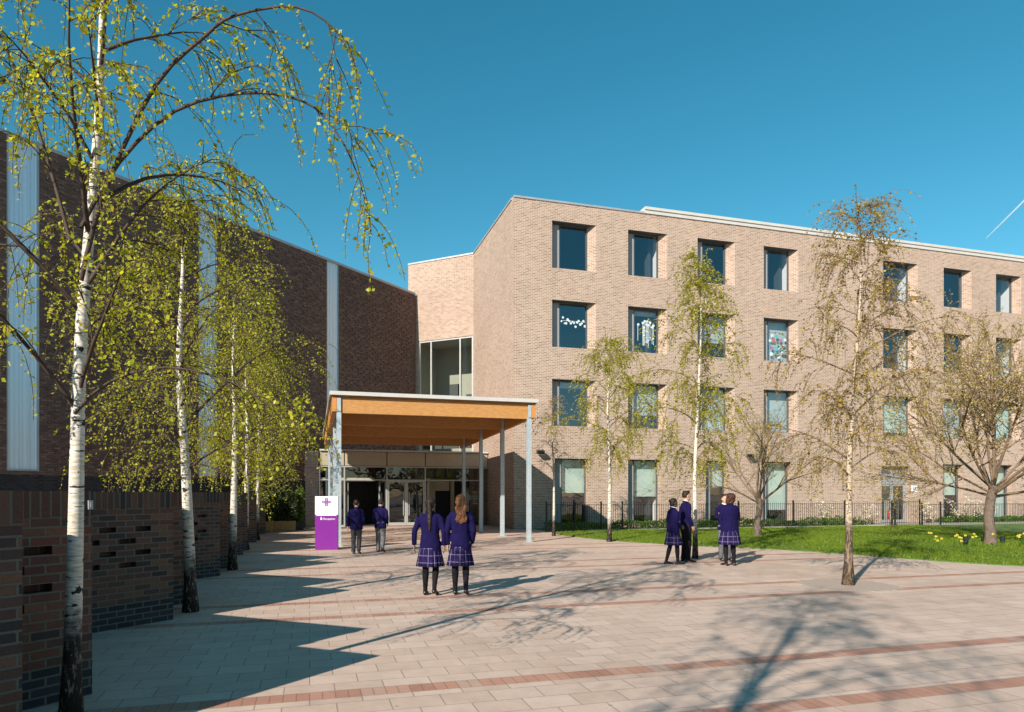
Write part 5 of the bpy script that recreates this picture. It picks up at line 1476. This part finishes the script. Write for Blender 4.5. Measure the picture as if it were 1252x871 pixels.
        if style == 'ponytail':
            ln = [(0, -.085, .03), (0, -.115, .0), (.0, -.120, -.08), (.005, -.125, -.18), (.008, -.145, -.32), (.01, -.145, -.46)]
            b.loft(sc(limb_rings([hp(q) for q in ln], [(.030, .026), (.034, .028), (.038, .030), (.042, .030), (.036, .024), (.014, .010)])))
        elif style == 'long_wavy':
            for j in range(9):
                x0 = -.058 + .0145 * j; ph = r.uniform(0, 6); pts = [hp((x0 * .8, -.070, .03))]
                for q in range(1, 9):
                    f = q / 8; pts.append(hp((x0 * (1 + .25 * f) + .016 * math.sin(f * 13 + ph) + .018 * f, -.085 - .05 * f + .012 * math.cos(f * 12 + ph), .03 - .40 * f * (1 - .08 * abs(j - 4) / 4))))
                b.loft(sc(limb_rings(pts, [.024, .026, .026, .025, .024, .024, .022, .018, .008])))
        elif style == 'bun':
            E((0, -.105, .045), .045, .042, .045)
            E((0, -.055, -.06), .052, .036, .05)
        elif style == 'bob':
            for k in range(26):
                an = R(r.uniform(150, 390)); rr_ = .075 + .012 * r.random(); E((rr_ * math.cos(an), -.02 + rr_ * .95 * math.sin(an), r.uniform(-.10, .06)), .034, .034, .048)
            E((0, -.06, .03), .10, .07, .09)
    remesh_obj("hair", b, HAIR[colr], root, .009 * S, 2, .006, 26.0)
    return root

walk_a = dict(l=((-.085, 0, .86), (-.085, .03, .46), (-.085, .0, .085), -4), r=((.085, 0, .86), (.088, .05, .47), (.088, -.10, .13), 5))
walk_b = dict(l=((-.085, 0, .86), (-.088, .06, .47), (-.088, .05, .085), -5), r=((.085, 0, .86), (.088, .02, .465), (.09, -.09, .13), 6))
stand = dict(l=((-.085, 0, .86), (-.09, .02, .46), (-.095, -.01, .085), -8), r=((.085, 0, .86), (.09, .025, .46), (.10, .0, .085), 10))
stride = dict(l=((-.08, 0, .86), (-.08, .10, .47), (-.08, .12, .085), -3), r=((.08, 0, .86), (.08, -.04, .46), (.08, -.14, .10), 5))
arms_down = None
pos = gpt(526, 727.5); person("girl with long dark ponytail in purple blazer and tartan skirt, walking away", pos, 1.62, 3, 'girl', ('brown', 'ponytail'), 'mid', walk_a, dict(l=((-.165, 0, 1.345), (-.265, -.03, 1.09), (-.275, .0, .85)), r=((.165, 0, 1.345), (.24, -.03, 1.08), (.235, .05, .84))), group="pupils walking to the entrance", seed=1, build=1.0)
pos = gpt(563, 727.5); person("girl with long wavy auburn hair in purple blazer and tartan skirt, walking away", pos, 1.665, -4, 'girl', ('auburn', 'long_wavy'), 'light', walk_b, dict(l=((-.165, 0, 1.345), (-.22, -.03, 1.07), (-.215, .06, .83)), r=((.165, 0, 1.345), (.215, -.02, 1.06), (.19, .10, .85))), group="pupils walking to the entrance", seed=2, build=.94)
pos = gpt(435.5, 677.3); person("boy in purple blazer and dark trousers nearest the purple sign, walking to the doors", pos, 1.50, -6, 'boy', ('brown', 'short'), 'light', walk_a, dict(l=((-.185, 0, 1.345), (-.25, -.05, 1.08), (-.255, -.03, .84)), r=((.185, 0, 1.345), (.225, -.02, 1.07), (.19, .10, .88))), 'trousers', "pupils walking to the entrance", 'trouser_grey', seed=3, build=1.08)
pos = gpt(465, 675.3); person("boy in purple blazer and grey trousers, head bowed, walking right of the other boy", pos, 1.52, 6, 'boy', ('black', 'short'), 'mid', walk_b, dict(l=((-.185, 0, 1.345), (-.23, -.02, 1.07), (-.20, .08, .87)), r=((.185, 0, 1.345), (.225, -.02, 1.07), (.19, .12, .90))), 'trousers', "pupils walking to the entrance", 'trouser_pale', seed=4, build=1.05, lean=.10)
chat = "pupils chatting by the plaza birch"
pos = gpt(823, 690.3); person("girl with dark hair tied up in purple blazer, standing in profile facing the tree", pos, 1.57, 72, 'girl', ('black', 'bun'), 'dark', dict(l=((-.085, 0, .86), (-.09, -.03, .46), (-.09, -.14, .085), -3), r=((.085, 0, .86), (.09, .06, .465), (.09, .08, .085), 3)), dict(l=((-.165, 0, 1.345), (-.22, -.02, 1.07), (-.14, .14, .96)), r=((.165, 0, 1.345), (.225, -.02, 1.07), (.15, .15, .96))), group=chat, seed=5, build=1.08, collar=True)
pos = gpt(838.5, 687.0); person("tall boy with short brown hair in purple blazer and black trousers, facing the tree", pos, 1.74, 78, 'boy', ('brown', 'short'), 'light', stand, dict(l=((-.185, 0, 1.345), (-.225, -.04, 1.06), (-.19, .06, .84)), r=((.185, 0, 1.345), (.22, -.03, 1.06), (.18, .08, .85))), 'trousers', chat, 'trouser_black', seed=6, build=.95, collar=True)
folded = dict(l=((-.165, 0, 1.345), (-.235, .02, 1.08), (.02, .20, 1.13)), r=((.165, 0, 1.345), (.235, .02, 1.08), (-.02, .22, 1.17)))
pos = gpt(892.5, 691.8); person("girl with bushy red brown hair seen from behind, arms folded, skirt over black tights", pos, 1.69, -8, 'girl', ('redbrown', 'bob'), 'light', stand, folded, group=chat, seed=7, build=1.15, turn=-25)
pos = gpt(886, 685.5); person("pupil in grey trousers almost hidden behind the red haired girl, facing the camera", pos, 1.66, 172, 'boy', ('brown', 'short'), 'light', stand, folded, 'trousers', chat, 'trouser_pale', seed=8, build=1.0, collar=True)

# ------------------------------------------------------------------ purple sign in front of the canopy post
c = gpt(399.5, 672.3); SX = Vector((math.cos(R(4)), math.sin(R(4)), 0)); SN = Vector((SX.y, -SX.x, 0)); SW, SH = .67, 1.60
sign = thing("information_sign", "white and purple upright sign with a purple cross, standing before the canopy post", "sign", tuple(c))
m_ = MB(); m_.box(c + Z * .525 , (SW, .11, 1.05), SX); m_.build("purple_panel", M['purple'], sign)
m_ = MB(); m_.box(c + Z * 1.327, (SW, .11, .548), SX); m_.build("white_panel", M['white_plain'], sign)
fr_ = lambda x, z, o=.058: c + SX * x + SN * o + Z * z
M['emblem'] = simple("emblem_purple", (.20, .06, .27), .5, 0, .02)
m_ = MB(); s = .24
for k in (-1, 1):
    m_.box(fr_(k * .024, 1.43), (.034, .006, s), SX); m_.box(fr_(0, 1.43 + k * .024), (s, .0068, .034), SX)
    m_.box(fr_(k * s * .5, 1.43), (.016, .0064, .075), SX); m_.box(fr_(0, 1.43 + k * s * .5), (.075, .0072, .016), SX)
m_.build("cross_emblem", M['emblem'], sign)
def text(body, size, at_, mat, name, parent, bold=False):
    cu = bpy.data.curves.new(name, 'FONT'); cu.body = body; cu.size = size; cu.extrude = .002; cu.align_x = 'LEFT'; cu.align_y = 'CENTER'
    o = bpy.data.objects.new(name + "_raw", cu); COL.objects.link(o); dg = bpy.context.evaluated_depsgraph_get(); me = bpy.data.meshes.new_from_object(o.evaluated_get(dg)); bpy.data.objects.remove(o)
    ori = Matrix((SX, Z, SN)).transposed()
    for v in me.vertices: v.co = ori @ v.co + at_ - WLOC[parent.name]
    me.materials.clear(); me.materials.append(mat); return link(bpy.data.objects.new(name, me), parent)
text("Reception", .085, fr_(-.09, .925), M['white_plain'], "lettering", sign)
m_ = MB(); m_.box(fr_(-.15, .925), (.05, .005, .055), SX); m_.box(fr_(-.155, .975), (.03, .005, .02), SX); m_.build("pictogram", M['white_plain'], sign)
m_ = MB(); m_.box(fr_(0, 1.035), (SW - .08, .005, .024), SX); m_.build("headline_strip", M['white_plain'], sign)
m_ = MB()
for k, (w_, z_) in enumerate(((.16, 1.22), (.09, 1.185), (.06, 1.11))): m_.box(fr_(-.20, z_), (w_ * .5, .004, .018), SX)
m_.build("small_print", M['vent'], sign)
